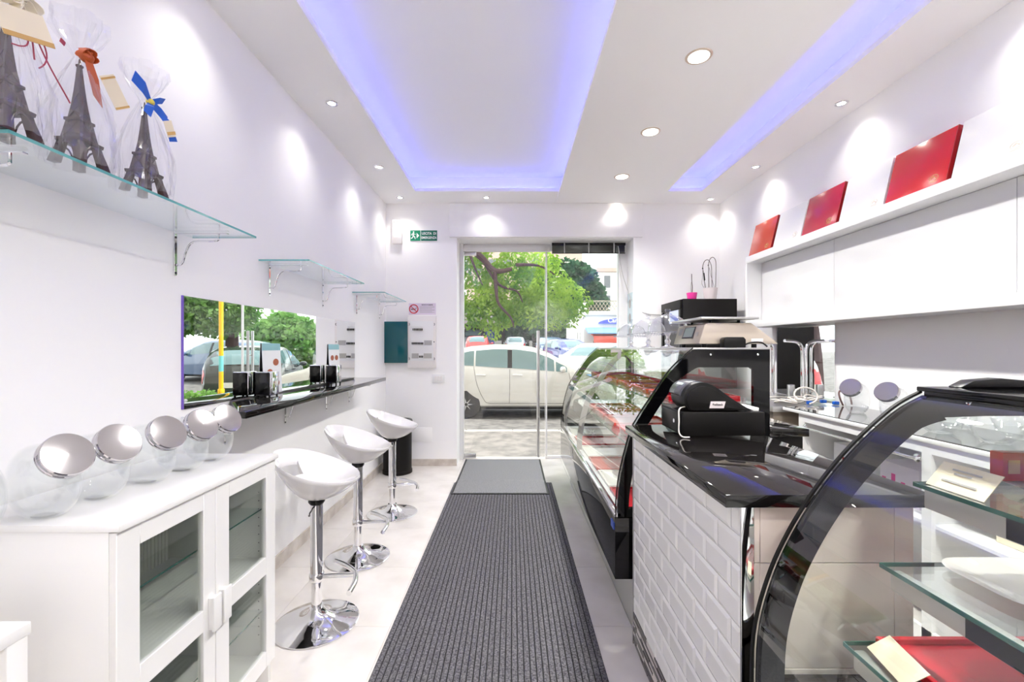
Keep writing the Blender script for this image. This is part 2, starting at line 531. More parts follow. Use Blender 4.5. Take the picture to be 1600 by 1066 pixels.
# bodies set back above the lip
s.box(XL, TX0-S, YN, YB, ZC+LT, ZT); s.box(TX1+S, XR, YN, YB, ZC+LT, ZT)
s.box(TX0-S, TX1+S, TY1+S, YB, ZC+LT, ZT); s.box(TX0-S, TX1+S, YN, TY0-S, ZC+LT, ZT)
s.build('soffit', M['ceil'], cl)
PX0, PX1 = .5, 1.657
s = MB()
s.box(PX0, PX1, YN+.001, 5.17, 3.07, 3.0995); s.box(PX0, PX1, TY0, TY1, 3.0995, 3.107)
s.box(PX0+S, PX1-S, TY0, TY1, 3.107, ZT)
s.build('lowered_panel', M['ceil'], cl)
# blue light tape behind the lips
def led(label, x0, x1, y0, y1):
    o = MB().box(x0, x1, y0, y1, ZC+LT+.004, ZC+LT+.016).build('light_strip', M['ledblue'])
    return tag(o, label, 'strip light', 'blue light strips hidden in the ceiling trays')
led('blue light strip behind the left lip of the wide ceiling tray', TX0-.06, TX0-.045, TY0, TY1)
led('blue light strip behind the far lip of the wide ceiling tray', TX0-.04, PX0-.02, TY1+.045, TY1+.06)
led('blue light strip beside the central panel in the wide ceiling tray', PX0+.045, PX0+.06, TY0, TY1-.03)
led('blue light strip behind the right lip of the narrow ceiling tray', TX1+.045, TX1+.06, TY0, TY1)
led('blue light strip behind the far lip of the narrow ceiling tray', PX1+.02, TX1+.04, TY1+.045, TY1+.06)

# skirting
sk = struct(MB().box(XL, XL+.012, YN, YB, 0, .08).build('baseboard_left', M['stone']))
sk = struct(MB().box(XL+.012, OX0, YB-.012, YB, 0, .08).build('baseboard_back', M['stone']))

# downlights
def spot(name, parent, loc, power, size_deg, blend, color, radius=.03):
    l = bpy.data.lights.new(name, 'SPOT'); l.energy = power; l.spot_size = R(size_deg); l.spot_blend = blend
    l.color = color; l.shadow_soft_size = radius
    o = bpy.data.objects.new(name, l); COL.objects.link(o); o.parent = parent; o.location = loc
    return o
WARM = (1.0, 0.97, 0.89)
def downlight(x, y, label):
    t = thing('downlight', label, 'ceiling light', (x, y, ZC), 'small recessed halogen downlights around the soffit')
    MB().lathe([(.024, .002), (.026, -.003), (.040, -.004), (.043, 0)], (0, 0, 0), 28, caps=False).build('trim_ring', M['chrome'], t, local=True, smooth=True)
    MB().lathe([(0.0001, -.0012), (.0235, -.0012)], (0, 0, 0), 24, caps=False).build('bulb', M['lamp'], t, local=True)
    spot('beam', t, (0, 0, -.012), DL_P, 118, 1.0, WARM)
    return t
DL_P = 6.4
ys = [(-.8, 'leftover'), (.15, ''), (1.10, ''), (2.05, ''), (3.12, ''), (4.22, '')]
lnames = ['farthest behind', 'second from the rear', 'third from the rear', 'just out of frame', 'nearest visible', 'middle']
for i, (y, _) in enumerate(ys):
    downlight(-1.26, y, 'small round downlight in the left soffit, ' + ['rearmost of its row', 'fifth from the entrance wall', 'over the small table', 'above the three wrapped towers', 'larger one nearest in view', 'smaller one before the corner'][i])
    downlight(2.29, y, 'small round downlight in the right soffit, ' + ['rearmost of its row', 'fifth from the entrance wall', 'fourth from the corner', 'above the nearest red box', 'larger one over the red boxes', 'smaller one before the corner'][i])
downlight(-1.278, 5.085, 'small downlight in the far left ceiling corner')
downlight(-.298, 5.085, 'small downlight in the far soffit before the entrance')
downlight(2.27, 5.14, 'small downlight in the far right ceiling corner')
downlight(1.23, 5.235, 'small downlight tucked behind the lowered panel edge')
# round panel lamps in the lowered panel; rearmost two added as fill light
for i, y in enumerate([-1.93, -1.03, -.13, .77, 1.67, 2.57, 3.47, 4.38]):
    t = thing('panel_light', 'round flush ceiling lamp in the lowered panel, ' + ['added unseen fill lamp, rearmost of the row', 'added unseen fill lamp, seventh from the entrance', 'sixth from the entrance', 'fifth from the entrance', 'fourth from the entrance', 'largest in view', 'middle one in view', 'smallest, nearest the entrance'][i],
              'ceiling light', (1.068, y, 3.07), 'round lamps in a row on the lowered ceiling panel')
    MB().lathe([(.058, -.004), (.064, -.006), (.073, -.003), (.075, 0)], (0, 0, 0), 36, caps=False).build('trim_ring', M['copper'], t, local=True, smooth=True)
    MB().lathe([(.0001, -.0045), (.058, -.0045)], (0, 0, 0), 32, caps=False).build('diffuser', M['led_panel'], t, local=True)
    spot('beam', t, (0, 0, -.02), 64, 150, 1.0, (1.0, .985, .935), .055)

# header box above the door and wall fittings on the back wall
hb = MB().box(-.742, 1.53, YB-.035, YB, 2.70, 3.098).build('header_panel', M['wall'], bevel=.002)
tag(hb, 'wide white shutter box cover above the entrance', 'panel')

t = thing('alarm_unit', 'slim white alarm unit high on the wall by the exit sign', 'alarm', P(621, 382, YB))
x0, _, z1 = P(614, 345, YB); x1, _, z0 = P(629, 382, YB)
MB().box(x0, x1, YB-.045, YB, z0, z1).build('housing', M['plastic'], t, bevel=.005)
b = MB()
for k in range(5): b.box(x0+.02+k*.017, x0+.03+k*.017, YB-.047, YB-.044, z1-.035, z1-.02)
b.build('louvre', M['greypl'], t)
MB().box(x0+.022, x1-.022, YB-.048, YB-.044, z0+.07, z0+.16).build('lens', M['wall'], t, bevel=.002)

t = thing('exit_sign', 'green emergency exit sign with running figure on the white wall', 'sign', P(662, 377, YB))
x0, _, z1 = P(641, 360, YB); x1, _, z0 = P(683.5, 377, YB); xm = x0 + .125
MB().box(x0, x1, YB-.006, YB, z0, z1).build('backing', M['signwhite'], t)
MB().box(x0+.002, xm-.003, YB-.008, YB-.005, z0+.003, z1-.003).build('figure_panel', M['green'], t)
MB().box(xm+.003, x1-.002, YB-.008, YB-.005, z0+.003, z1-.003).build('text_panel', M['darkgreen'], t)
b = MB(); fx, fz = x0 + .04, (z0 + z1) / 2
def fig(pts, r): b.tube([(fx+a, YB-.0085, fz+c_) for a, c_ in pts], r, 6)
b.ell((fx+.002, YB-.009, fz+.042), .009, .002, .009, 10, 6)
fig([(0, .03), (-.004, .002)], .009)
fig([(0, .026), (.018, .012), (.026, .018)], .004); fig([(0, .026), (-.018, .018), (-.024, .002)], .004)
fig([(-.004, 0), (.014, -.014), (.022, -.042)], .006); fig([(-.004, 0), (-.008, -.022), (-.028, -.034)], .006)
b.prism([(x0+.078, fz+.032), (x0+.108, fz), (x0+.078, fz-.032)], 'y', YB-.010, YB-.0075)
b.build('pictogram', M['signwhite'], t)
tx = (xm + x1) / 2
text('USCITA  DI', .040, (tx, YB-.0085, fz+.024), (R(90), 0, 0), M['signwhite'], t, sx=.86, bold=.0006)
text('EMERGENZA', .040, (tx, YB-.0085, fz-.026), (R(90), 0, 0), M['signwhite'], t, sx=.78, bold=.0006)

t = thing('no_smoking_sign', 'small pale no smoking sign above the open breaker panel', 'sign', P(660, 492, YB))
x0, _, z1 = P(639, 474, YB); x1, _, z0 = P(681, 492, YB); zc = (z0+z1)/2
MB().box(x0, x1, YB-.004, YB, z0, z1).build('plate', M['lilac'], t)
b = MB(); cx = x0 + .058; rr = .05
b.tube([(cx + rr*math.cos(a*math.pi/16), YB-.006, zc + rr*math.sin(a*math.pi/16)) for a in range(32)], .006, 6, closed=True)
b.tube([(cx-.034, YB-.006, zc+.034), (cx+.034, YB-.006, zc-.034)], .005, 6)
b.build('prohibition_ring', M['signred'], t, smooth=True)
b = MB(); b.box(cx-.034, cx+.02, YB-.0055, YB-.004, zc-.008, zc+.002); b.tube([(cx+.024, YB-.005, zc), (cx+.03, YB-.005, zc+.012), (cx+.026, YB-.005, zc+.02)], .0025, 5)
b.build('cigarette', M['ink'], t)
text('VIETATO FUMARE', .021, ((cx+.055+x1)/2, YB-.005, zc+.048), (R(90), 0, 0), M['ink'], t, sx=.8, bold=.0004)
b = MB()
for k in range(7): b.box(cx+.07, x1-.014-(.03 if k % 3 == 2 else 0), YB-.0048, YB-.004, zc+.027-k*.012, zc+.031-k*.012)
b.build('small_print', M['greypl'], t)

# breaker panel with open teal door
t = thing('breaker_panel', 'white breaker panel with its dark teal door swung open', 'electrical panel', P(660, 575, YB))
x0, _, z1 = P(638.5, 494, YB); x1, _, z0 = P(682, 575, YB)
MB().box(x0, x1, YB-.05, YB, z0, z1).build('frame', M['plastic'], t, bevel=.004)
MB().box(x0+.03, x1-.03, YB-.056, YB-.048, z0+.085, z1-.065).build('cover', M['white'], t, bevel=.002)
bx0, _, bz1 = P(645, 511, YB)
def rowz(py): return P(0, py, YB)[2]
for (py, n, xs) in ((514, 7, .01), (535.5, 8, 0), (556, 3, .085)):
    for k in range(n):
        q = MB().box(bx0+xs+k*.0175, bx0+xs+.0165+k*.0175, YB-.064, YB-.054, rowz(py)-.03, rowz(py)+.03).build('breaker', M['white'], t, bevel=.001, seg=1)
        if (k + n) % 1 == 0: MB().box(bx0+xs+.003+k*.0175, bx0+xs+.0135+k*.0175, YB-.070, YB-.062, rowz(py)-.022, rowz(py)+.002).build('switch', M['black'], q)
b = MB(); b.box(bx0+.145, bx0+.235, YB-.058, YB-.05, rowz(535.5)-.03, rowz(535.5)+.025); b.box(bx0, bx0+.08, YB-.058, YB-.05, rowz(556)-.03, rowz(556)+.028); b.box(bx0+.14, bx0+.235, YB-.058, YB-.05, rowz(556)-.03, rowz(556)+.028)
b.build('blank_cover', M['greypl'], t)
b = MB()
for (xx, zz) in ((x0+.018, z1-.1), (x1-.018, z1-.1), (x0+.018, z0+.11), (x1-.018, z0+.11)):
    b.tube([(xx+.006*math.cos(R(a)), YB-.052, zz+.012*math.sin(R(a))) for a in range(-120, 121, 40)], .003, 5)
b.ell((x1-.02, YB-.052, (z0+z1)/2), .007, .003, .007, 10, 6)
b.build('screw_clip', M['ink'], t)
d = MB().box(P(597, 0, YB)[0]+.012, x0, YB-.065, YB-.047, P(0, 567, YB)[2], P(0, 503, YB)[2]).build('door', M['teal'], t, bevel=.003)
d['label'] = 'dark teal glossy door folded back'
MB().box(P(602, 0, YB)[0], P(602, 0, YB)[0]+.008, YB-.069, YB-.064, P(0, 540, YB)[2], P(0, 530, YB)[2]).build('latch', M['greypl'], d)

t = thing('light_switch', 'white three-button light switch below the breaker panel', 'switch', P(686, 598, YB))
x0, _, z1 = P(676, 585, YB); x1, _, z0 = P(695, 598, YB)
MB().box(x0, x1, YB-.009, YB, z0, z1).build('plate', M['white'], t, bevel=.002)
for k in range(3): MB().box(x0+.025+k*.032, x0+.053+k*.032, YB-.012, YB-.008, z0+.02, z1-.02).build('button', M['plastic'], t, bevel=.0015, seg=1)
x0, _, z1 = P(645, 668, YB); x1, _, z0 = P(675, 691, YB)
tag(MB().box(x0, x1, YB-.006, YB, z0, z1).build('cover_plate', M['wall'], bevel=.002), 'blank white cover plate low on the wall behind the bin', 'cover')

# entrance: frame, glass door leaf, fixed pane
FY = 5.62
t = thing('door_1', 'frameless glass entrance door with tall steel pull', 'door', (0, FY, 0)); t['kind'] = 'structure'
fr = MB(); fr.box(OX0, OX0+.045, FY-.03, FY+.09, 0, OZ); fr.box(1.325, OX1, FY-.03, FY+.09, 0, OZ); fr.box(OX0+.045, 1.325, FY+.02, FY+.09, 2.62, OZ)
fr.box(OX0+.045, .47, FY-.02, FY+.03, 2.60, 2.66)
fr.build('frame', M['white'], t, bevel=.003)
GX = .415
dl = MB().box(OX0+.052, GX-.006, FY+.028, FY+.038, .015, 2.585).build('door_leaf', M['doorglass'], t)
MB().box(GX-.009, GX-.006, FY+.027, FY+.039, .015, 2.585).build('glass_edge', M['signwhite'], t)
MB().box(GX+.002, GX+.02, FY+.03, FY+.05, 0.0, 2.62).build('edge_profile', M['white'], t)
MB().box(GX+.02, 1.325, FY+.036, FY+.046, .03, 2.61).build('fixed_pane', M['doorglass'], t)
MB().box(GX, 1.325, FY+.02, FY+.06, 0, .035).build('sill_rail', M['white'], t, bevel=.002)
b = MB().box(OX0+.05, OX0+.20, FY+.018, FY+.048, 2.555, 2.61).box(OX0+.05, OX0+.20, FY+.018, FY+.048, .01, .065)
pf = b.build('patch_fitting', M['steel'], t, bevel=.002)
for sg in (-1, 1):
    y = FY + .033 + sg * .05
    h = MB().tube([(.322, y, .03), (.322, y, 1.61)], .017, 16).build('handle', M['steel'], t, smooth=True)
    b = MB()
    for z in (.35, 1.3): b.tube([(.322, y, z), (.322, FY+.033, z)], .008, 8)
    b.build('standoff', M['chrome'], h, smooth=True)
# black venetian blind, drawn up
t = thing('venetian_blind', 'black venetian blind drawn up over the right entrance pane', 'blind', P(920, 397, 5.5))
x0 = P(862, 0, 5.5)[0]; x1 = P(977, 0, 5.5)[0]; zt_ = P(0, 380, 5.5)[2]
MB().box(x0, x1, 5.48, 5.52, zt_-.03, zt_).build('head_rail', M['blackgloss'], t, bevel=.002)
for k in range(9):
    z = zt_ - .036 - k*.009
    MB().add([(x0+.005, 5.475, z), (x1-.005, 5.475, z), (x1-.005, 5.5, z+.004), (x0+.005, 5.5, z+.004), (x1-.005, 5.525, z), (x0+.005, 5.525, z),
              (x0+.005, 5.475, z-.0015), (x1-.005, 5.475, z-.0015), (x1-.005, 5.5, z+.0025), (x0+.005, 5.5, z+.0025), (x1-.005, 5.525, z-.0015), (x0+.005, 5.525, z-.0015)],
             [(0, 1, 2, 3), (3, 2, 4, 5), (6, 9, 8, 7), (9, 11, 10, 8), (0, 6, 7, 1), (5, 4, 10, 11), (0, 3, 9, 6), (3, 5, 11, 9), (1, 7, 8, 2), (2, 8, 10, 4)]).build('slat', M['blackgloss'], t)
MB().box(x0+.003, x1-.003, 5.485, 5.515, zt_-.128, zt_-.118).build('bottom_rail', M['black'], t)
b = MB()
for q in (.17, .5, .84):
    xx = x0 + (x1-x0)*q; b.box(xx-.006, xx+.006, 5.470, 5.474, zt_-.125, zt_)
b.build('ladder_tape', M['greypl'], t)
o = MB().tube(smoothline([(P(966, 385, 5.45)), (P(972, 425, 5.42)), (P(984, 462, 5.38)), (P(994, 482, 5.33)), (P(1010, 490, 5.29)), (P(1032, 492, 5.29))], 6), .004, 6).build('cable', M['greypl'], smooth=True)
tag(o, 'thin grey cable sagging from the blind to the wall', 'cable')
# narrow sticker strip on the right reveal
t = thing('sticker', 'pale window sticker with round emblems on the right door frame', 'sticker', (OX1-.004, 5.46, 1.45))
MB().box(OX1-.004, OX1, 5.34, 5.56, 1.42, 2.06).build('film', mat('pale_film', rgb(206, 224, 228), .3), t)
for k in range(3):
    MB().lathe([(.0001, 0), (.055, 0)], (OX1-.0045, 5.45, 1.93-k*.17), 16, axis=(-1, 0, 0), caps=False).build('emblem', M['greypl'], t)

# ------------------------------------------------------------------ floor mats
RX0, RX1, RY0, RY1 = -.603, .402, -.3, 4.62
b = MB(); n = 37; w = (RX1-RX0)/n
b.cur = 0; b.box(RX0, RX1, RY0, RY1, 0.0005, .004)
b.cur = 1
for k in range(n):
    x0 = RX0 + k*w + w*.07; x1 = RX0 + (k+1)*w - w*.07
    b.prism([(x0, .004), (x1, .004), (x1-.002, .0085), (x0+.002, .0085)], 'y', RY0+.002, RY1-.002)
o = b.build('runner_mat', [M['groove'], M['rib']])
tag(o, 'long ribbed charcoal runner mat down the middle of the floor', 'mat')
t = thing('doormat', 'short grey doormat overlapping the runner at the entrance', 'mat', (-.11, 4.9, 0))
mv = []
mt = MB(); 
prof = [(4.24, .0105), (4.63, .0105), (4.72, .003), (5.585, .003)]
for (x0, x1, h, nm, mm) in ((-.585, .345, 0.0, 'rubber_border', M['black']), (-.565, .325, .003, 'pile', M['mat_grey'])):
    b = MB(); ins = 0 if h == 0 else .02
    pts = [(4.24+ins, .009), (4.62, .009), (4.72, .001), (5.585-ins, .001)]
    poly = [(p[0], p[1]+h) for p in pts] + [(p[0], p[1]+h+.004) for p in reversed(pts)]
    b.prism(poly, 'x', x0, x1).build(nm, mm, t)

# ------------------------------------------------------------------ left wall: mirror, granite ledge
t = thing('wall_mirror', 'long frameless mirror on the left wall above the granite ledge', 'mirror', (XL+.003, 3.14, 1.115))
MB().box(XL+.001, XL+.006, 2.035, 4.24, 1.118, 1.635).build('glass', M['mirror'], t)
b = MB(); b.box(XL, XL+.0065, 2.027, 2.035, 1.118, 1.636)
b.build('edge', M['purple'], t)
t = thing('bar_ledge', 'narrow black granite bar ledge along the left wall', 'shelf', (XL+.15, 3.1, 1.085))
poly = [(XL, 4.245), (-1.20, 4.245), (-1.175, 1.975), (-1.215, 1.985), (XL, 2.38)]
MB().prism(poly, 'z', 1.085, 1.115).build('slab', M['granite'], t, bevel=.002)
def bracket_mb(x, y, z, L=.235, plate=.19):
    """chrome shelf bracket on the left wall; z is the top of the arm"""
    pb = MB(); pb.prism([(y-.008, z-plate+.006), (y-.004, z-plate), (y+.004, z-plate), (y+.008, z-plate+.006), (y+.008, z), (y-.008, z)], 'x', x, x+.004)
    wb_ = MB()
    wb_.box(x+.002, x+L, y-.007, y+.007, z-.006, z-.002)
    wb_.tube([(x+.004, y, z-plate+.047), (x+.022, y, z-plate+.047)] + bez((x+.022, y, z-plate+.047), (x+.05, y, z-plate+.05), (x+.035, y, z-.04), (x+.10, y, z-.037), 10) + bez((x+.10, y, z-.037), (x+.13, y, z-.036), (x+.19, y, z-.04), (x+.195, y, z-.03), 6) + [(x+.195, y, z-.004)], .0042, 8)
    sc = MB(); 
    for zz in (z-.02, z-plate+.012, z-plate+.047): sc.ell((x+.005, y, zz), .003, .005, .005, 10, 6)
    return pb, wb_, sc
for yy in (2.33, 2.95, 3.6, 4.1):
    pb, ab_, sb_ = bracket_mb(XL, yy, 1.085)
    q = pb.build('bracket', M['chrome'], t, bevel=.0008, seg=1); ab_.build('bracket_arm', M['chrome'], q, smooth=True); sb_.build('screw', M['ink'], q)

# glass wall shelves
def gshelf(y0, y1, brs, label):
    t = thing('glass_shelf', label, 'shelf', (XL+.15, (y0+y1)/2, 1.91), 'glass shelves on chrome brackets, left wall')
    MB().box(XL+.002, -1.2, y0, y1, 1.911, 1.919).build('pane', M['shelfglass'], t)
    b = MB(); b.box(-1.2, -1.199, y0, y1, 1.9108, 1.9192); b.box(XL+.002, -1.2, y0-.001, y0, 1.9108, 1.9192); b.box(XL+.002, -1.2, y1, y1+.001, 1.9108, 1.9192)
    b.build('polished_edge', M['glassedge'], t)
    for yy in brs:
        pb, ab_, sb_ = bracket_mb(XL, yy, 1.909)
        q = pb.build('bracket', M['chrome'], t, bevel=.0008, seg=1); ab_.build('bracket_arm', M['chrome'], q, smooth=True); sb_.build('screw', M['ink'], q)
gshelf(1.067, 2.096, (1.163, 1.99), 'near glass wall shelf carrying the wrapped chocolate towers')
gshelf(2.642, 3.62, (2.76, 3.535), 'empty glass wall shelf in the middle, above the mirror')
gshelf(4.183, 5.05, (4.30, 5.085-.05), 'empty glass wall shelf farthest, near the corner')

# napkin holders on the ledge
def napkin(yc, label):
    t = thing('napkin_holder', label, 'napkin holder', (-1.43, yc, 1.115), 'black and chrome napkin holders on the ledge')
    x0, x1 = -.046, .046; h = .145
    MB().box(x0, x1, -.045, .045, .008, h).build('body', M['chrome'], t, bevel=.006, local=True)
    for sg in (-1, 1):
        MB().box(x0+.006, x1-.006, sg*.052-.004, sg*.052+.004, .012, h-.004).build('face_plate', M['blackgloss'], t, bevel=.005, local=True)
    b = MB()
    for xx in (-.035, .035):
        for yy in (-.04, .04): b.cyl((xx, yy, 0), (xx, yy, .012), .006, 8)
    b.build('foot', M['black'], t, local=True)
    return t
napkin(2.61, 'black and chrome napkin holder on the near half of the ledge')
napkin(3.58, 'black and chrome napkin holder farther along the ledge, by the breaker reflection')
def leaflet(y0, y1, label, phot):
    t = thing('leaflet', label, 'leaflet', (-1.47, (y0+y1)/2, 1.115), 'menu leaflets leaning on the mirror')
    b = MB(); b.add([(-1.476, y0, 1.117), (-1.476, y1, 1.117), (-1.490, y1, 1.425), (-1.490, y0, 1.425), (-1.478, y0, 1.116), (-1.478, y1, 1.116), (-1.492, y1, 1.425), (-1.492, y0, 1.425)],
                    [(0, 1, 2, 3), (7, 6, 5, 4), (0, 4, 5, 1), (3, 2, 6, 7), (0, 3, 7, 4), (1, 5, 6, 2)])
    b.build('sheet', M['signwhite'], t)
    def at(u, v): return (-1.476 - .014*v + .0008, y0 + (y1-y0)*u, 1.117 + .308*v)
    q = MB(); q.add([at(0, .86), at(1, .86), at(1, 1), at(0, 1)], [(0, 1, 2, 3)]); q.build('heading_band', mat('pale_teal_print', rgb(150, 200, 205), .5), t)
    for (u, v) in phot:
        q = MB(); c_ = Vector(at(u, v)); c_.x += .0006
        q.add([c_ + Vector((-.0033*math.sin(a*.5236)*.1, .034*math.cos(a*.5236), .022*math.sin(a*.5236))) for a in range(12)], [tuple(range(12))])
        q.build('picture', mat('pastry_print', rgb(176, 96, 62), .5), t)
leaflet(2.66, 2.87, 'menu leaflet leaning on the mirror behind the near napkin holder', [(.7, .62), (.35, .42), (.3, .2), (.7, .2)])
leaflet(3.62, 3.84, 'menu leaflet with four pastry pictures behind the far napkin holder', [(.3, .64), (.7, .64), (.3, .3), (.7, .3)])

# ------------------------------------------------------------------ wrapped chocolate towers
def tower(y, x, label, kind):
    t = thing('chocolate_tower', label, 'chocolate figure', (x, y, 1.9195), 'wrapped chocolate towers on the glass shelf')
    b = MB()
    prof = [(0, .066, .030), (.02, .060, .028), (.045, .051, .025), (.065, .046, .024)]
    for sx in (-1, 1):
        for sy in (-1, 1):
            vs = []; fs = []
            for (h, o_, w_) in prof:
                i_ = o_ - w_
                vs += [(sx*i_, sy*i_, h), (sx*o_, sy*i_, h), (sx*o_, sy*o_, h), (sx*i_, sy*o_, h)]
            for k in range(len(prof)-1):
                for l in range(4): fs.append((k*4+l, k*4+(l+1) % 4, (k+1)*4+(l+1) % 4, (k+1)*4+l))
            fs += [(0, 1, 2, 3), tuple(4*(len(prof)-1)+l for l in range(4))]
            b.add(vs, fs)
    def sect(pr):
        vs = []; fs = []
        for (h, o_) in pr: vs += [(-o_, -o_, h), (o_, -o_, h), (o_, o_, h), (-o_, o_, h)]
        for k in range(len(pr)-1):
            for l in range(4): fs.append((k*4+l, k*4+(l+1) % 4, (k+1)*4+(l+1) % 4, (k+1)*4+l))
        fs += [(3, 2, 1, 0), tuple(4*(len(pr)-1)+l for l in range(4))]
        b.add(vs, fs)
    sect([(.062, .050), (.072, .052), (.073, .040), (.10, .034), (.125, .029)])
    sect([(.125, .033), (.133, .033), (.134, .025), (.17, .0185), (.21, .0135), (.25, .0095), (.285, .0065), (.286, .009), (.292, .009), (.293, .004), (.31, .002)])
    bd = b.build('tower_body', M['choc'], t, local=True, bevel=.001, seg=1)
    bd.scale = (.72, .72, 1)
    br = MB()
    for sx in (-1, 1):
        for (h0, h1, w0, w1) in ((.075, .122, .038, .029), (.136, .17, .024, .0185), (.172, .208, .018, .0135)):
            for (ax) in (0, 1):
                for dd in (-1, 1):
                    p0 = (dd*w0*.8, sx*(w0+.001), h0); p1 = (-dd*w1*.8, sx*(w1+.001), h1)
                    if ax: p0 = (p0[1], p0[0], p0[2]); p1 = (p1[1], p1[0], p1[2])
                    br.tube([p0, p1], .0016, 4)
    for a in (0, 1):
        for sx in (-1, 1):
            pts = []
            for k in range(9):
                th = math.pi*k/8
                p = (.034*math.cos(th), sx*.057, .010+.046*math.sin(th))
                pts.append((p[1], p[0], p[2]) if a else p)
            br.tube(pts, .003, 5)
    br.build('lattice', M['choc'], bd, local=True)
    ph = random.random()*6
    def wob(a, h):
        return 1 + .10*math.sin(5*a+ph+9*h) + .06*math.sin(11*a+ph*2-14*h) + .06*math.sin(17*a+30*h) + random.uniform(-.035, .035)
    MB().lathe([(.078, .001), (.080, .03), (.078, .08), (.078, .13), (.062, .19), (.040, .25), (.022, .29), (.013, .31), (.022, .33), (.045, .365), (.062, .40), (.060, .425)],
               (0, 0, 0), 64, caps=False, wob=wob).build('cellophane_wrap', M['cello'], t, local=True)
    def loop(cx_, cz_, rx_, rz_, ang, mm, par, w=.011):
        pts = []
        for k in range(15):
            a = 2*math.pi*k/14
            px_, pz_ = rx_*(1-math.cos(a)), rz_*math.sin(a)
            pts.append((.022, cx_ + px_*math.cos(ang) - pz_*math.sin(ang), cz_ + px_*math.sin(ang) + pz_*math.cos(ang)))
        return MB().strip([(p[0]+.006*math.sin(k), p[1], p[2]) for k, p in enumerate(pts)], (w, 0, 0), .0008).build('ribbon_loop', mm, par, local=True, smooth=True)
    if kind == 'blue':
        kn = MB().ell((.02, 0, .31), .012, .013, .012, 10, 8).build('knot', M['yellow'], t, local=True, smooth=True)
        for (dy, dz, w_) in ((-.075, .045, .018), (.05, .03, .011), (.06, -.03, .012)):
            MB().strip([(.022, 0, .31), (.030, dy*.5, .31+dz*.6), (.026, dy, .31+dz)], [(.004, -dz*.1, .008), (.004, 0, w_), (.003, .004, w_)], .0008).build('ribbon_loop', M['blue'], t, local=True)
        MB().strip([(.022, -.002, .305), (.036, -.022, .285), (.034, -.03, .255)], [(.003, .007, 0), (.003, .015, .004), (.003, .011, -.006)], .0008).build('ribbon_tail', M['blue'], t, local=True)
        MB().strip([(.022, .01, .30), (.036, .055, .27), (.034, .085, .215)], [(.003, .005, .004), (.003, .010, .006), (.003, .014, .006)], .0008).build('ribbon_tail', M['blue'], t, local=True)
        tg = MB().strip([(.05, .035, .265), (.055, .05, .215)], (.008, .008, .005), .0008).build('gift_tag', M['tagc'], t, local=True)
        MB().strip([(.0545, .046, .232), (.0555, .049, .222)], (.008, .008, .005), .001).build('gold_band', M['gold'], tg, local=True)
    if kind == 'orange':
        MB().ell((.02, 0, .315), .018, .018, .016, 10, 8).build('knot', M['orange'], t, local=True, smooth=True)
        loop(0, .315, .012, .016, R(75), M['orange'], t); loop(0, .315, .010, .013, R(150), M['orange'], t); loop(0, .315, .010, .014, R(20), M['orange'], t)
        MB().strip([(.024, 0, .31), (.036, .004, .26), (.040, .014, .195)], [(.002, .010, 0), (.002, .014, 0), (.002, .012, -.012)], .0008).build('ribbon_tail', M['orange'], t, local=True)
        MB().strip([(.02, -.075, .315), (.02, -.062, .310)], (0, 0.002, .006), .0008).build('ribbon_end', M['redstring'], t, local=True)
        tg = MB().strip([(.045, .035, .285), (.06, .075, .205)], (.010, .012, .010), .0008).build('gift_tag', M['tagc'], t, local=True)
        for q in (.05, .92):
            MB().strip([(.045+.015*q+.0015, .035+.04*q, .285-.08*q), (.045+.015*(q+.06)+.0015, .035+.04*(q+.06), .285-.08*(q+.06))], (.010, .012, .010), .0008).build('gold_band', M['gold'], tg, local=True)
    if kind == 'cream':
        for an in (20, 90, 160, 200, -20): loop(0, .33, .026, .022, R(an), M['cream'], t, .016)
        tg = MB().strip([(.05, -.02, .30), (.06, .0, .235)], (.02, .04, .008), .001).build('gift_tag', M['tagc'], t, local=True)
        MB().strip([(.0605, -.003, .243), (.0615, 0, .232)], (.02, .04, .008), .001).build('gold_band', M['gold'], tg, local=True)
        b = MB()
        for (a_, b_, c_, d_) in (((.03, .02, .31), (.05, .06, .25), (.06, .05, .21), (.05, .03, .185)), ((.03, .0, .30), (.05, .0, .26), (.05, .03, .22), (.06, -.04, .20)), ((.03, .03, .3), (.04, .05, .22), (.05, .08, .18), (.05, .11, .14)), ((.03, .01, .3), (.05, .02, .26), (.05, .015, .23), (.05, .02, .20))):
            b.tube(bez(a_, b_, c_, d_, 10), .0018, 5)
        b.build('cord', M['redstring'], t, local=True)
    return t
tower(1.10, -1.245, 'cellophane-wrapped chocolate tower with cream bow, cut by the left frame edge', 'cream')
tower(1.288, -1.245, 'cellophane-wrapped chocolate tower with orange ribbon and cream tag', 'orange')
tower(1.515, -1.245, 'cellophane-wrapped chocolate tower with blue ribbon bow', 'blue')

# ------------------------------------------------------------------ display cabinet with glass doors
CX0, CX1, CY0, CY1 = -1.445, -1.0, 1.13, 1.888
t = thing('glass_cabinet', 'white two-door cabinet with glass panes under the row of jars', 'cabinet', (-1.2, 1.5, 0))
W_ = M['cabwhite']
MB().box(CX0-.003, CX1+.012, CY0-.004, CY1+.004, .934, .952).build('top', W_, t, bevel=.002)
MB().box(CX0, CX1-.02, CY0, CY0+.018, 0.0, .934).build('side_panel', W_, t, bevel=.001)
MB().box(CX0, CX1-.02, CY1-.018, CY1, 0.0, .934).build('side_panel', W_, t, bevel=.001)
MB().box(CX0+.02, CX1-.022, CY0+.018, CY1-.018, .095, .113).build('bottom_board', W_, t)
MB().box(CX0+.02, CX1-.03, CY0+.018, CY1-.018, .505, .523).build('middle_board', W_, t)
b = MB(); b.box(CX0, CX0+.006, CY0+.018, CY1-.018, .1, .93)
for k in range(40):
    yy = CY0+.02+k*.018; b.box(CX0+.006, CX0+.010, yy, yy+.009, .1, .93)
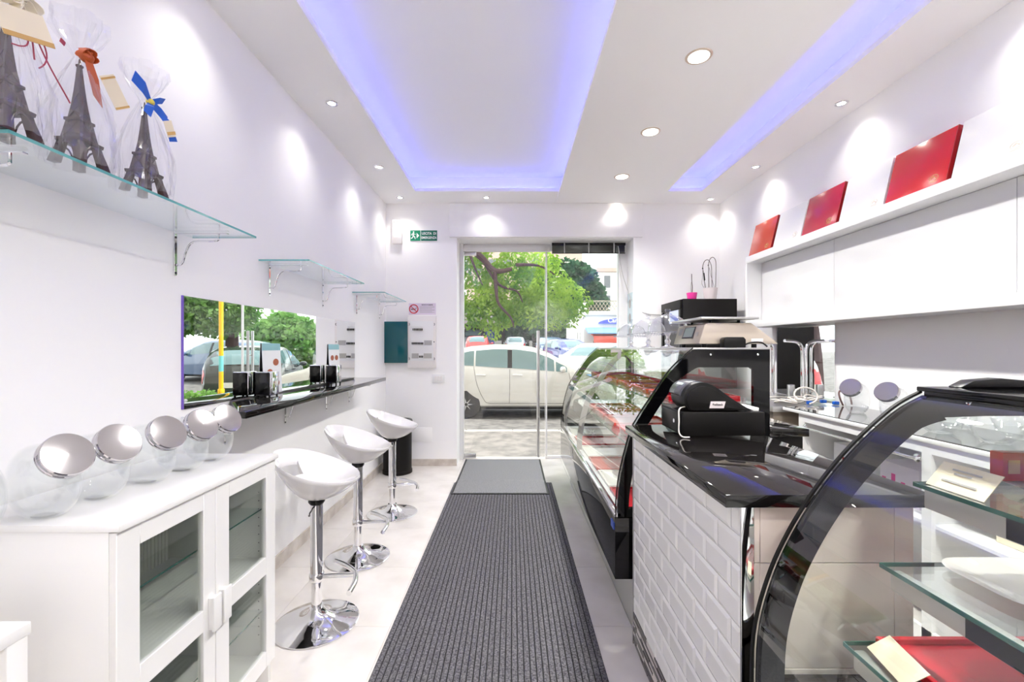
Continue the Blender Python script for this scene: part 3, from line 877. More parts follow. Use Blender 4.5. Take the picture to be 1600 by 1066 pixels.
b.build('ribbed_back', M['cabin'], t)
for z in (.30, .725):
    q = MB().box(CX0+.02, CX1-.045, CY0+.02, CY1-.02, z, z+.005).build('glass_shelf', M['shelfglass'], t)
    MB().box(CX1-.045, CX1-.044, CY0+.02, CY1-.02, z-.0003, z+.0053).build('shelf_edge', M['darkedge'], q)
for (y0, y1, hy) in ((CY0+.001, 1.508, 1.485), (1.511, CY1-.001, 1.538)):
    z0, z1 = .098, .930; d0, d1 = CX1-.02, CX1
    sw = .072 if hy < 1.5 else .07
    ya, yb = (y0+.072, y1-.058) if hy < 1.5 else (y0+.07, y1-.068)
    b = MB(); b.box(d0, d1, y0, ya, z0, z1); b.box(d0, d1, yb, y1, z0, z1)
    b.box(d0, d1, ya, yb, .872, z1); b.box(d0, d1, ya, yb, .478, .548); b.box(d0, d1, ya, yb, z0, .165)
    dr = b.build('door', W_, t, bevel=.0015, seg=1)
    MB().box(d0+.008, d0+.012, ya-.004, yb+.004, .544, .876).build('pane', M['cabglass'], dr)
    MB().box(d0+.008, d0+.012, ya-.004, yb+.004, .161, .482).build('pane', M['cabglass'], dr)
    b = MB(); b.box(d1, d1+.022, hy-.014, hy+.014, .47, .575); b.box(d1+.016, d1+.024, hy-.020, hy+.020, .466, .579)
    b.build('handle', W_, dr, bevel=.002)
b = MB()
for k in range(18): b.cyl((-1.06, CY1-.0185, .2+k*.035), (-1.06, CY1-.0175, .2+k*.035), .0025, 6)
b.build('peg_hole', M['ink'], t)

t = thing('side_table', 'white side table in front of the glass cabinet, bottom left corner', 'table', (-1.27, .7, 0))
MB().box(-1.47, -1.073, .35, 1.0, .762, .79).build('top', M['cabwhite'], t, bevel=.003)
for (x, y) in ((-1.118, .953), (-1.118, .355), (-1.465, .953), (-1.465, .355)):
    MB().box(x, x+.042, y, y+.042, 0, .762).build('leg', M['cabwhite'], t, bevel=.002)
MB().box(-1.44, -1.1, .97, .982, .66, .762).build('apron', M['cabwhite'], t)

# ------------------------------------------------------------------ candy jars
def jar_proto(name, label, group):
    t = thing(name, label, 'jar', (0, 0, 0), group)
    b = MB()
    def shell(sc, zb):
        vs = []; fs = []; n, m_ = 36, 20
        for i in range(m_ + 1):
            th = math.pi * i / m_
            for k in range(n):
                a = 2*math.pi*k/n
                sg = lambda t_, p_: math.copysign(abs(t_)**p_, t_)
                x = .105*sc*math.sin(th)*math.cos(a); y = .060*sc*sg(math.sin(th), .8)*sg(math.sin(a), .8)
                z = .092 - .1*sc*sg(math.cos(th), .85)
                vs.append((x, y, max(z, zb)))
        for i in range(m_):
            for k in range(n):
                l = (k+1) % n
                fs.append((i*n+k, i*n+l, (i+1)*n+l, (i+1)*n+k))
        b.add(vs, fs)
    shell(1.0, .0); shell(.95, .008)
    b.build('body', M['jar'], t, local=True, smooth=True, auto=80)
    ax = Vector((.88, 0, .47)).normalized(); c0 = Vector((.058, 0, .148))
    MB().lathe([(.056, -.012), (.053, .012), (.053, .032)], c0, 36, axis=ax, caps=False).build('neck', M['jar'], t, local=True, smooth=True)
    ld = MB().lathe([(.0565, .026), (.0585, .028), (.0585, .034), (.0565, .036), (.0585, .038), (.0585, .048), (.056, .051), (.0001, .0515)], c0, 48, axis=ax, caps=False).build('lid', M['lid'], t, local=True, smooth=True, auto=25)
    return t
jp = jar_proto('candy_jar', 'x', 'glass candy jars with brushed lids on the white cabinet')
spots = [(-1.25, 1.195, -18, 'clear glass candy jar with the largest brushed lid, at the cabinet front end'),
         (-1.245, 1.338, -16, 'clear glass candy jar second from the cabinet front end'),
         (-1.225, 1.495, -15, 'clear glass candy jar in the middle of the cabinet row'),
         (-1.215, 1.640, -14, 'clear glass candy jar just before the last one of the cabinet row'),
         (-1.215, 1.785, -14, 'clear glass candy jar at the far end of the row, against the ledge')]
for i, (x, y, a, lb) in enumerate(spots):
    o = jp if i == 0 else copy_tree(jp)
    o.location = (x, y, .952); o.rotation_euler = (0, 0, R(a)); o['label'] = lb
o = copy_tree(jp); o.location = (-1.30, 1.03+.02, .952); o.rotation_euler = (0, 0, R(170)); o['label'] = 'clear glass candy jar at the left frame edge, its lid turned to the wall'

# ------------------------------------------------------------------ bar stools
def stool_proto():
    t = thing('bar_stool', 'x', 'bar stool', (0, 0, 0), 'white scoop-seat bar stools on chrome bases')
    MB().lathe([(.2, 0), (.205, .002), (.205, .006), (.197, .009), (.15, .016), (.10, .027), (.065, .042), (.045, .060), (.036, .078), (.034, .082)], (0, 0, 0), 64).build('base', M['chrome'], t, local=True, smooth=True, auto=50)
    MB().lathe([(.025, .078), (.025, .225)], (0, 0, 0), 28).build('gas_lift', M['chrome'], t, local=True, smooth=True)
    MB().lathe([(.030, .255), (.030, .615)], (0, 0, 0), 28).build('column', M['chrome'], t, local=True, smooth=True)
    b = MB().lathe([(.034, .215), (.036, .220), (.036, .252), (.034, .257)], (0, 0, 0), 28)
    q = b.build('collar', M['chrome'], t, local=True, smooth=True)
    arm = [(.03, .0, .238), (.19, .015, .238)]
    b = MB(); b.tube(arm, .011, 12)
    b.build('footrest_arm', M['chrome'], t, local=True, smooth=True)
    b = MB(); b.tube(smoothline([(.035, .15, .243), (.10, .115, .241), (.165, .06, .238), (.195, .01, .238), (.215, -.06, .238), (.222, -.16, .238)], 5), .013, 12)
    b.build('footrest', M['chrome'], t, local=True, smooth=True)
    MB().lathe([(.031, .605), (.040, .618), (.040, .632)], (0, 0, 0), 28).build('seat_plate', M['black'], t, local=True, smooth=True)
    lever = MB().tube([(.0, -.03, .60), (.02, -.13, .60), (.03, -.15, .60)], .005, 8).build('lever', M['chrome'], t, local=True, smooth=True)
    # seat shell
    nu, nf = 22, 72
    def zr(f): return .742 + .135*((1-math.cos(f))/2)**1.25
    def inner(u, f):
        z = .700 + (zr(f)-.700)*u**2.3
        return (-.005 + .208*u*math.cos(f)*(1+.03*math.cos(f)), .196*u*math.sin(f), z)
    def outer(u, f):
        z = .628 + (zr(f)-.012-.628)*(u**1.9)
        return (-.005 + .211*u**.9*math.cos(f)*(1+.03*math.cos(f)), .199*u**.9*math.sin(f), z)
    vs = []; idx = {}
    for side, fn in ((0, inner), (1, outer)):
        for i in range(nu+1):
            for k in range(nf):
                idx[(side, i, k)] = len(vs); vs.append(fn(max(i/nu, .02), 2*math.pi*k/nf))
    def hole(i, k):
        u = (i+.5)/nu; f = 2*math.pi*(k+.5)/nf
        df = abs(f-math.pi)
        return .56 < u < .84 and df < R(37)
    fs = []
    for i in range(nu):
        for k in range(nf):
            l = (k+1) % nf
            if hole(i, k):
                for (di, dk, e) in ((-1, 0, ((i, k), (i, l))), (1, 0, ((i+1, k), (i+1, l))), (0, -1, ((i, k), (i+1, k))), (0, 1, ((i, l), (i+1, l)))):
                    if not hole(i+di, (k+dk) % nf):
                        fs.append((idx[(0,)+e[0]], idx[(0,)+e[1]], idx[(1,)+e[1]], idx[(1,)+e[0]]))
                continue
            for sd in (0, 1):
                fs.append((idx[(sd, i, k)], idx[(sd, i, l)], idx[(sd, i+1, l)], idx[(sd, i+1, k)]))
    for k in range(nf):
        l = (k+1) % nf
        fs.append((idx[(0, nu, k)], idx[(0, nu, l)], idx[(1, nu, l)], idx[(1, nu, k)]))
    for sd in (0, 1): fs.append(tuple(idx[(sd, 0, k)] for k in range(nf)))
    MB().add(vs, fs).build('seat', M['abs'], t, local=True, smooth=True, auto=75)
    return t
sp = stool_proto()
for i, (x, y, a, lb) in enumerate(((-.995, 2.275, 0, 'white scoop bar stool nearest the camera, beside the glass cabinet'),
                                   (-1.03, 2.985, -3, 'middle one of the three white scoop bar stools'),
                                   (-1.015, 3.78, 6, 'farthest white scoop bar stool, in front of the black bin'))):
    o = sp if i == 0 else copy_tree(sp)
    o.location = (x, y, 0.0005); o.rotation_euler = (0, 0, R(a)); o['label'] = lb

t = thing('waste_bin', 'tall round black waste bin in the far left corner', 'bin', (-1.29, 5.02, 0))
MB().lathe([(.150, .0), (.163, .004), (.163, .035), (.156, .04), (.156, .545), (.161, .55), (.161, .56)], (-1.29, 5.02, 0), 48).build('body', M['blackmatte'], t, smooth=True)
MB().lathe([(.163, .56), (.167, .565), (.167, .575), (.160, .59), (.13, .592), (.12, .585), (.12, .57)], (-1.29, 5.02, 0), 48, caps=False).build('rim', M['black'], t, smooth=True)

# ------------------------------------------------------------------ tiled service counter
TX, TY0_, TY1_ = .573, 1.117, 2.12
t = thing('service_counter', 'tiled service counter with polished black granite top', 'counter', (.8, 1.6, 0))
MB().box(TX+.008, 1.0, TY0_+.008, TY1_, 0, 1.005).build('carcass', M['tgrout'], t)
MB().prism([(.52, 1.093), (1.03, 1.093), (1.03, 2.13), (.52, 2.07)], 'z', 1.008, 1.04).build('worktop', M['granite'], t, bevel=.0018)
ph_, pw_ = .0775, .152
cache = {}
def bevtile(y0, y1, z0, z1):
    k = (round(y1-y0, 4), round(z1-z0, 4))
    if k not in cache:
        W, H = y1-y0-.0022, z1-z0-.0022; bvl = min(.011, W*.35)
        b = MB(); vs = []
        for (x, q) in ((0.004, 0), (-.003, 0), (-.0072, bvl)):
            vs += [(x, q, q), (x, W-q, q), (x, W-q, H-q), (x, q, H-q)]
        fs = [(0, 3, 2, 1), (8, 9, 10, 11)]
        for L in (0, 4):
            for l in range(4): fs.append((L+l, L+(l+1) % 4, L+4+(l+1) % 4, L+4+l))
        b.add(vs, fs)
        o = b.build('wall_tile', M['bevel_tile'], t, local=True)
        cache[k] = o.data
    else:
        o = bpy.data.objects.new('wall_tile', cache[k]); COL.objects.link(o); o.parent = t
    o.location = Vector((TX+.004, y0+.0011, z0+.0011)) - t.location
for r_ in range(11):
    z1 = 1.0 - ph_*r_; z0 = z1 - ph_
    y = TY0_ + .004 - (0 if r_ % 2 else pw_*.62) + (-.0 if r_ % 2 else 0)
    if r_ % 2: y = TY0_ + .004 - pw_*.12
    while y < TY1_ - .004:
        a, c_ = max(y, TY0_+.004), min(y+pw_, TY1_-.003)
        if c_ - a > .012: bevtile(a, c_, z0, z1)
        y += pw_
# linear mosaic plinth
bd = MB(); bl = MB()
zz = .002; row = 0
while zz < .143:
    h = .0115
    y = TY0_ + .002 - random.random()*.08
    while y < TY1_:
        L = random.choice([.055, .08, .11, .14])
        a, c_ = max(y, TY0_), min(y+L-.0015, TY1_-.002)
        if c_-a > .004:
            (bl if random.random() < .30 else bd).box(TX-.001-random.random()*.002, TX+.009, a, c_, zz, zz+h-.0015)
        y += L
    zz += h; row += 1
q = bd.build('mosaic_plinth', M['mosaic_d'], t); q['kind'] = 'stuff'
q = bl.build('mosaic_plinth_light', M['mosaic_l'], t); q['kind'] = 'stuff'; q['label'] = 'pale slivers of the mosaic plinth'
# end face: beige tiles and chrome corner profile
ex = [TX+.028, TX+.028+.0225+.001, .953, 1.0]
xs_ = [(TX+.029, .6165), (.6175, .9515), (.9525, 1.0)]
for (a, c_) in xs_:
    for (z0, z1) in ((0, .072), (.073, .335), (.336, .598), (.599, .861), (.862, 1.005)):
        MB().box(a, c_, TY0_, TY0_+.01, z0+.001, z1).build('end_tile', M['beige_tile'], t, bevel=.001, seg=1)
MB().box(TX-.003, TX+.028, TY0_-.002, TY0_+.006, 0, 1.006).build('corner_profile', M['chrome'], t, bevel=.001)
MB().box(TX-.005, TX+.003, TY1_-.002, TY1_+.003, 0, 1.006).build('edge_profile', M['steel'], t)

# ------------------------------------------------------------------ curved glass display cases
def display_case(label, arch, xb, y0, y1, zd, ztop, base_z, mid=None, topb=.088, rb=.08, ab=.055, groupn='curved glass display cases'):
    t = thing('display_case', label, 'display case', ((arch[0][0]+xb)/2, (y0+y1)/2, 0), groupn)
    A = smoothline(arch, 5)
    n = len(A)
    # inward normals
    off = []
    for i, p in enumerate(A):
        a, c_ = A[max(i-1, 0)], A[min(i+1, n-1)]
        tx, tz = c_[0]-a[0], c_[1]-a[1]; l = math.hypot(tx, tz)
        off.append((p[0] + tz/l*ab, p[1] - tx/l*ab))
    zi = ztop - topb; xi = xb - rb
    # inner corner: where the offset arch meets z = zi
    xc = next((q[0] for q in off if q[1] >= zi), off[-1][0])
    inner = []
    for q in off:
        if q[1] >= zi: inner.append((xc+.02, zi))
        else: inner.append((q[0], max(q[1], zd+.03)))
    # round the arch corner
    k0 = next((i for i, q in enumerate(off) if q[1] >= zi), n-1)
    for d in (1, 2, 3):
        if k0-d > 0:
            f = (.5, .22, .08)[d-1]
            inner[k0-d] = (inner[k0-d][0]*(1-f) + (xc+.03)*f, inner[k0-d][1]*(1-f*.2)+ (zi-.02)*f*.2)
    top = [(A[-1][0] + (xb-A[-1][0])*s_, ztop) for s_ in (.25, .5, .75, .9, 1.0)]
    itop = [(xc+.02 + (xi-xc-.02)*s_, zi - (0 if s_ < .95 else .012)) for s_ in (.25, .5, .75, .94, 1.0)]
    rt = [(xb, ztop-.04), (xb, (zd+ztop)/2), (xb, zd)]; irt = [(xi, zi-.04), (xi, (zd+ztop)/2), (xi, zd+.03)]
    outer = list(A) + top + rt; inn = inner + itop + irt
    for (ya, yb, nm) in ((y0, y0+.022, 'end_frame'), (y1-.022, y1, 'end_frame')):
        e = MB().ringprism(outer, inn, 'y', ya, yb).build(nm, M['blackgloss'], t)
        ym = (ya+yb)/2
        MB().add([(p[0], ym, p[1]) for p in inn], [tuple(range(len(inn)))]).build('end_pane', M['glass'], e)
        b = MB()
        for px_ in (A[-1][0]+.08, xb-.06):
            b.ell((px_, ya-.002, ztop-.025), .006, .004, .006, 10, 6)
        b.build('bolt', M['chrome'], e)
    # curved front glass (a sheet on the outside of the arch)
    go = []
    for i, p in enumerate(A):
        a, c_ = A[max(i-1, 0)], A[min(i+1, n-1)]
        tx, tz = c_[0]-a[0], c_[1]-a[1]; l = math.hypot(tx, tz)
        go.append((p[0] - tz/l*.006, p[1] + tx/l*.006))
    vs = []; fs = []
    for p in go: vs += [(p[0], y0+.004, p[1]), (p[0], y1-.004, p[1])]
    for i in range(n-1): fs.append((2*i, 2*i+1, 2*i+3, 2*i+2))
    fg = MB().add(vs, fs).build('front_glass', M['caseglass'], t, smooth=True, auto=80)
    for (ya, yb) in ((y0-.002, y0+.006), (y1-.006, y1+.002)):
        o2 = [(p[0]*1.2-q[0]*.2, p[1]*1.2-q[1]*.2) for p, q in zip(go, A)]
        o3 = [(p[0]*2.0-q[0]*1.0, p[1]*2.0-q[1]*1.0) for p, q in zip(go, A)]
        MB().prism(o3 + o2[::-1], 'y', ya, yb).build('edge_seal', M['blackmatte'], t)
    if mid:
        in2 = [(p[0]+.001 + (q[0]-p[0])*.72, p[1] + (q[1]-p[1])*.72) for p, q in zip(A, off)]
        MB().prism(list(A) + in2[::-1], 'y', mid-.01, mid+.01).build('middle_rib', M['greypl'], t)
        MB().box(A[-1][0]-.1, xb, mid-.012, mid+.012, ztop-.03, ztop-.008).build('cross_bar', M['greypl'], t)
    MB().box(A[-1][0]-.012, xb, y0, y1, ztop-.002, ztop+.008).build('top_board', M['steel'] if mid else M['blackgloss'], t, bevel=.002)
    MB().box(A[-1][0]-.014, A[-1][0]+.02, y0+.02, y1-.02, ztop-.012, ztop-.001).build('front_rail', M['steel'] if mid else M['blackgloss'], t, bevel=.002)
    # base
    x0 = A[0][0] - .012
    MB().box(x0, xb, y0+.0, y1, base_z, zd-.012).build('base_panel', M['blackgloss'], t, bevel=.003)
    MB().box(x0-.004, x0+.03, y0, y1, zd-.014, zd+.006).build('chrome_rail', M['chrome'], t, bevel=.003)
    kk = MB().box(x0+.095, xb-.05, y0+.02, y1-.02, 0, base_z).build('kick_plate', M['steel'], t)
    b = MB()
    for k in range(5): b.box(x0+.12+k*.05, x0+.155+k*.05, y0+.018, y0+.0205, base_z-.07-.012*k*0, base_z-.012)
    for k in range(9): b.box(x0+.11, x0+.40, y0+.0175, y0+.0195, base_z-.02-k*.012, base_z-.014-k*.012)
    b.build('vent_slot', M['black'], kk)
    MB().box(x0+.03, xb-.02, y0+.022, y1-.022, zd-.012, zd).build('deck', M['white'], t)
    # rear sliding doors
    for k in range(2):
        ya = y0+.03 + k*(y1-y0-.06)/2; yb = ya + (y1-y0-.06)/2 + (.03 if k == 0 else 0)
        xx = xb - .012 - .014*k; w_ = .028
        b = MB(); b.box(xx-.006, xx+.006, ya, ya+w_, zd, ztop-.01); b.box(xx-.006, xx+.006, yb-w_, yb, zd, ztop-.01)
        b.box(xx-.006, xx+.006, ya+w_, yb-w_, zd, zd+w_); b.box(xx-.006, xx+.006, ya+w_, yb-w_, ztop-.01-w_, ztop-.01)
        d = b.build('sliding_door', M['plastic'], t)
        MB().box(xx-.001, xx+.001, ya+w_, yb-w_, zd+w_, ztop-.01-w_).build('pane', M['glass'], d)
        MB().box(xx-.02, xx-.006, ya+.16, ya+.185, 1.06, 1.13).build('handle', M['plastic'], d, bevel=.002)
    return t
archA = [(.515, .56), (.519, .68), (.540, .815), (.583, .977), (.613, 1.040), (.68, 1.145), (.78, 1.287), (.891, 1.390)]
ca = display_case('long curved glass display case with black base beside the entrance', archA, 1.263, 2.2, 4.69, .58, 1.390, .26, mid=3.6)
def caseshelf(par, x0, x1, y0, y1, z, strip=False):
    q = MB().box(x0, x1, y0, y1, z-.008, z).build('glass_shelf', M['shelfglass'], par)
    b = MB(); b.box(x0-.0015, x0, y0, y1, z-.0083, z+.0002); b.box(x0, x1, y1, y1+.0015, z-.0083, z+.0002)
    b.build('shelf_edge', M['darkedge'], q)
    if strip:
        s_ = MB().box(x0+.012, x0+.035, y0, y1-.01, z-.052, z-.010).build('light_batten', M['steelwhite'], par, bevel=.004)
        MB().box(x0+.009, x0+.012, y1-.30, y1-.17, z-.048, z-.012).build('lamp_holder', M['black'], s_)
M['steelwhite'] = mat('satin_batten', rgb(190, 186, 180), 0.3, metal=0.3)
caseshelf(ca, .64, 1.2, 2.24, 4.65, .86)
caseshelf(ca, .76, 1.2, 2.24, 4.65, 1.12)
b = MB()
b.box(.497, .503, 2.21, 2.27, .50, .535)
q = b.build('sticker', M['bluewrap'], ca)

archB = [(.541, .60), (.546, .76), (.576, .881), (.622, .984), (.687, 1.087), (.761, 1.176), (.850, 1.257), (.913, 1.293)]
cb = display_case('near curved glass display case filling the bottom right corner', archB, 1.33, -.75, 1.0, .64, 1.305, .28, topb=.055, rb=.06, ab=.052)
MB().prism([(.97, 1.313), (1.0, 1.328), (1.06, 1.333), (1.12, 1.328), (1.15, 1.313)], 'y', .97, 1.002).build('handle', M['black'], cb, bevel=.003)
caseshelf(cb, .85, 1.26, -.7, .95, 1.115, True)
caseshelf(cb, .779, 1.26, -.7, .95, .943, True)
caseshelf(cb, .702, 1.26, -.7, .95, .776, True)

# contents of the case by the entrance
def board(x0, x1, y0, y1, z, m, label, cat='tray', name='red_tray', h=.012, grp='red trays inside the entrance display case'):
    b = MB(); b.box(x0, x1, y0, y1, z+.0005, z+h*.4)
    lip = .012
    b.box(x0, x0+lip, y0, y1, z+h*.4, z+h); b.box(x1-lip, x1, y0, y1, z+h*.4, z+h)
    b.box(x0+lip, x1-lip, y0, y0+lip, z+h*.4, z+h); b.box(x0+lip, x1-lip, y1-lip, y1, z+h*.4, z+h)
    return tag(b.build(name, m, bevel=.0015, seg=1), label, cat, grp)
pos = ['nearest', 'second', 'third', 'fourth', 'fifth', 'farthest']
for k in range(6):
    y = 2.30 + k*.385
    board(.80, 1.17, y, y+.34, 1.1205, M['red'], 'red card tray on the top glass shelf of the entrance case, %s from the counter' % pos[k], h=.03)
    if k < 5: board(.70, 1.1, y+.02, y+.34, .8605, M['red'] if k % 2 else M['redorange'], 'red card tray on the lower glass shelf of the entrance case, %s from the counter' % pos[k], h=.02)
for k, (y, m_, w_) in enumerate(((2.26, 'red', 'red'), (2.62, 'iceplate', 'cream'), (2.98, 'redorange', 'orange red'), (3.34, 'iceplate', 'cream'), (3.75, 'red', 'red'), (4.15, 'iceplate', 'cream'))):
    board(.56, 1.1, y, y+.33, .5805, M[m_], '%s board on the floor of the entrance case, %s from the counter' % (w_, pos[k]), name='tray', h=.014, grp='boards lying on the entrance case floor')

# contents of the near case
t = thing('price_card', 'cream price card leaning on the top shelf of the near case', 'card', (.875, .9, 1.1155), 'cream price cards in the near case')
b = MB(); b.add([(.862, .935, 1.1165), (.862+.0, .82, 1.1165), (.90, .82, 1.163), (.90, .935, 1.163), (.863, .935, 1.1155), (.863, .82, 1.1155), (.9015, .82, 1.1625), (.9015, .935, 1.1625)],
              [(0, 1, 2, 3), (7, 6, 5, 4), (0, 4, 5, 1), (3, 2, 6, 7), (0, 3, 7, 4), (1, 5, 6, 2)])
b.build('card', M['tagc'], t)
b = MB()
for k, (u, v, L) in enumerate(((.25, .75, .5), (.32, .62, .3), (.2, .3, .6))):
    b.add([(.8605+.038*v, .935-.115*u, 1.1172+.0465*v), (.8605+.038*v, .935-.115*(u+L), 1.1172+.0465*v), (.8605+.038*(v+.06), .935-.115*(u+L), 1.1172+.0465*(v+.06)), (.8605+.038*(v+.06), .935-.115*u, 1.1172+.0465*(v+.06))], [(0, 1, 2, 3)])
b.build('print_line', M['greypl'], t)
t = thing('price_card', 'cream price card at the front of the lowest shelf of the near case', 'card', (.73, .9, .7765), 'cream price cards in the near case')
b = MB(); b.add([(.735, .93, .778), (.715, .82, .778), (.745, .80, .815), (.765, .91, .815), (.736, .93, .777), (.716, .82, .777), (.7465, .80, .8145), (.7665, .91, .8145)],
              [(0, 1, 2, 3), (7, 6, 5, 4), (0, 4, 5, 1), (3, 2, 6, 7), (0, 3, 7, 4), (1, 5, 6, 2)])
b.build('card', M['tagc'], t)
def rplate(x0, x1, y0, y1, z, m, name, label, cat, h=.014, rr=.06):
    def rect(ins, r):
        r = max(r - ins*.5, .01); pts = []
        for (cx_, cy_, a0) in ((x1-ins-r, y1-ins-r, 0), (x0+ins+r, y1-ins-r, 90), (x0+ins+r, y0+ins+r, 180), (x1-ins-r, y0+ins+r, 270)):
            for k in range(6):
                a = R(a0 + 18*k); pts.append((cx_+r*math.cos(a), cy_+r*math.sin(a)))
        return pts
    L = [(.03, 0), (0, h), (.006, h+.001), (.035, .005)]
    vs = []; fs = []; n = 24
    for (ins, hz) in L: vs += [(p[0], p[1], z+.0005+hz) for p in rect(ins, rr)]
    for i in range(3):
        for k in range(n): fs.append((i*n+k, i*n+(k+1) % n, (i+1)*n+(k+1) % n, (i+1)*n+k))
    fs += [tuple(range(n))[::-1], tuple(3*n+k for k in range(n))]
    return tag(MB().add(vs, fs).build(name, m, smooth=True, auto=35), label, cat)
rplate(.87, 1.24, .74, .945, .943, M['iceplate'], 'serving_plate', 'large white rounded serving plate on the middle shelf of the near case', 'plate')
rplate(.98, 1.25, .80, .93, 1.1155, M['iceplate'], 'serving_plate', 'white serving plate behind the card on the top shelf of the near case', 'plate')
rplate(.93, 1.2, .50, .76, 1.1155, M['navyplate'], 'serving_plate', 'navy glazed plate on the top shelf of the near case', 'plate')
board(.76, 1.2, .35, .94, .7765, M['red'], 'large red tray on the lowest shelf of the near case', name='red_tray', h=.018, grp='red trays in the near case')
t = thing('wafer_box', 'small orange and white snack box in the near case, top right', 'box', (1.06, .92, 1.131))
MB().box(.985, 1.055, .90, .925, 1.131, 1.188).build('carton', M['redorange'], t, bevel=.001)
MB().box(1.028, 1.056, .899, .90, 1.132, 1.187).build('label_panel', M['tagc'], t)
MB().box(.995, 1.018, .8985, .90, 1.146, 1.173).build('picture', M['gold'], t)

# ------------------------------------------------------------------ things on the service counter
t = thing('cash_box', 'black cash drawer box standing on the granite counter', 'cash drawer', (.855, 1.96, 1.04))
MB().box(.689, 1.022, 1.813, 2.07, 1.042, 1.137).build('case', M['blackmatte'], t, bevel=.003)
MB().box(.685, .690, 1.83, 2.055, 1.05, 1.128).build('front', M['black'], t, bevel=.002)
MB().lathe([(.0001, .002), (.009, .002), (.009, 0)], (.685, 1.9, 1.09), 14, axis=(-1, 0, 0)).build('lock', M['chrome'], t)
t = thing('cash_register', 'black wedge-shaped cash terminal lying on the cash drawer', 'terminal', (.85, 1.87, 1.137))
prof = smoothline([(.725, 1.142), (.705, 1.165), (.700, 1.20), (.715, 1.232), (.745, 1.252), (.785, 1.256), (.83, 1.238), (.89, 1.195), (.955, 1.155), (.985, 1.142)], 4)
MB().prism(prof, 'y', 1.80+.03, 1.98).build('housing', M['black'], t, bevel=.004)
MB().prism([(p[0]*.9+.08, 1.142+(p[1]-1.142)*.86) for p in prof], 'y', 1.825, 1.832).build('side_cheek', M['blackmatte'], t, bevel=.002)
# grey barrel head (display + keys) on the aisle side
MB().prism([(p[0]-.008, p[1]+.003) for p in prof[8:22]] + [(.78, 1.2), (.74, 1.16)], 'y', 1.865, 1.985).build('display_head', M['greydark'] if 'greydark' in M else M['black'], t, bevel=.003)
MB().prism([(.702, 1.228), (.722, 1.251), (.724, 1.249), (.704, 1.226)], 'y', 1.89, 1.955).build('screen', M['lcd'], t)
b = MB(); b.add([(.801, 1.8245, 1.152), (.860, 1.8245, 1.152), (.868, 1.8245, 1.18), (.807, 1.8245, 1.18)], [(0, 1, 2, 3)])
b.build('label_sticker', M['potwhite'], t)
text('Fuditech', .0135, (.835, 1.8235, 1.167), (R(90), 0, 0), M['ink'], t, sx=.9)
MB().box(.93, 1.012, 1.84, 1.96, 1.1375, 1.152).build('paper_tray', M['white'], t, bevel=.002)
o = MB().tube(smoothline([(.735, 1.85, 1.158), (.705, 1.845, 1.155), (.680, 1.83, 1.145), (.672, 1.81, 1.10), (.668, 1.80, 1.06), (.675, 1.78, 1.0445), (.70, 1.77, 1.0445)], 5), .0028, 8).build('cable', M['cable'], smooth=True)
tag(o, 'white cable looping from the terminal down to the counter', 'cable')
t = thing('low_shelf_unit', 'black low shelf unit behind the counter with a paper on it', 'shelf unit', (1.3, 2.5, 0))
MB().box(1.285, 1.51, 2.28, 2.62, .945, .985).build('top', M['granite'], t, bevel=.002)
MB().box(1.285, 1.49, 2.3, 2.6, 0, .945).build('body', M['blackmatte'], t, bevel=.002)
MB().box(1.30, 1.36, 2.35, 2.58, .9855, .989).build('paper', M['white'], t)

# scale, cake stands on the entrance case
t = thing('weighing_scale', 'champagne metal weighing scale with grey screen on the entrance case', 'scale', (1.17, 2.5, 1.399))
zb = 1.418
poly = [(.955, zb), (1.365, zb), (1.34, zb+.022), (1.225, zb+.108), (1.0, zb+.108), (.985, zb+.100)]
MB().prism(poly, 'y', 2.30, 2.66).build('body', M['silver'], t, bevel=.004)
MB().box(.955, 1.25, 2.27, 2.70, zb+.125, zb+.137).build('plate', M['steel'], t, bevel=.003)
b = MB()
for (x, y) in ((1.04, 2.36), (1.04, 2.6), (1.19, 2.36), (1.19, 2.6)): b.cyl((x, y, zb+.106), (x, y, zb+.127), .008, 10)
b.build('plate_post', M['black'], t)
def onface(u, v, o=.0): # sloped face towards the aisle
    return (.955+.03*v-o, 2.33+.30*u, zb+.012+.085*v)
def facequad(b, u0, u1, v0, v1, o):
    b.add([onface(u0, v0, o), onface(u1, v0, o), onface(u1, v1, o), onface(u0, v1, o)], [(0, 1, 2, 3)])
b = MB(); facequad(b, .22, .72, .22, .96, .0015); b.build('bezel', M['ink'], t)
b = MB(); facequad(b, .26, .68, .32, .92, .0025); b.build('screen', M['lcd'], t)
b = MB(); facequad(b, .80, .96, .45, .9, .0015); b.build('keypad', M['greypl'], t)
b = MB()
for (x, y) in ((1.0, 2.34), (1.0, 2.62), (1.26, 2.34), (1.26, 2.62)): b.cyl((x, y, 1.3985), (x, y, zb+.002), .013, 12)
b.build('foot', M['black'], t)
b = MB(); b.box(1.225, 1.285, 2.2985, 2.30, zb+.012, zb+.027); b.build('rating_label', M['white'], t)
b = MB(); facequad(b, .03, .13, .35, .6, .0015); b.build('button', M['greypl'], t)
t = thing('power_adapter', 'black power adapter with cable lying by the scale', 'adapter', (1.1, 2.26, 1.3985))
MB().prism([(1.055, 1.399), (1.165, 1.399), (1.165, 1.44), (1.155, 1.452), (1.065, 1.452), (1.055, 1.44)], 'y', 2.235, 2.285).build('housing', M['black'], t, bevel=.004)
MB().tube(smoothline([(1.16, 2.25, 1.41), (1.19, 2.24, 1.424), (1.24, 2.235, 1.424), (1.27, 2.235, 1.404)], 5), .004, 8).build('lead', M['black'], t, smooth=True)

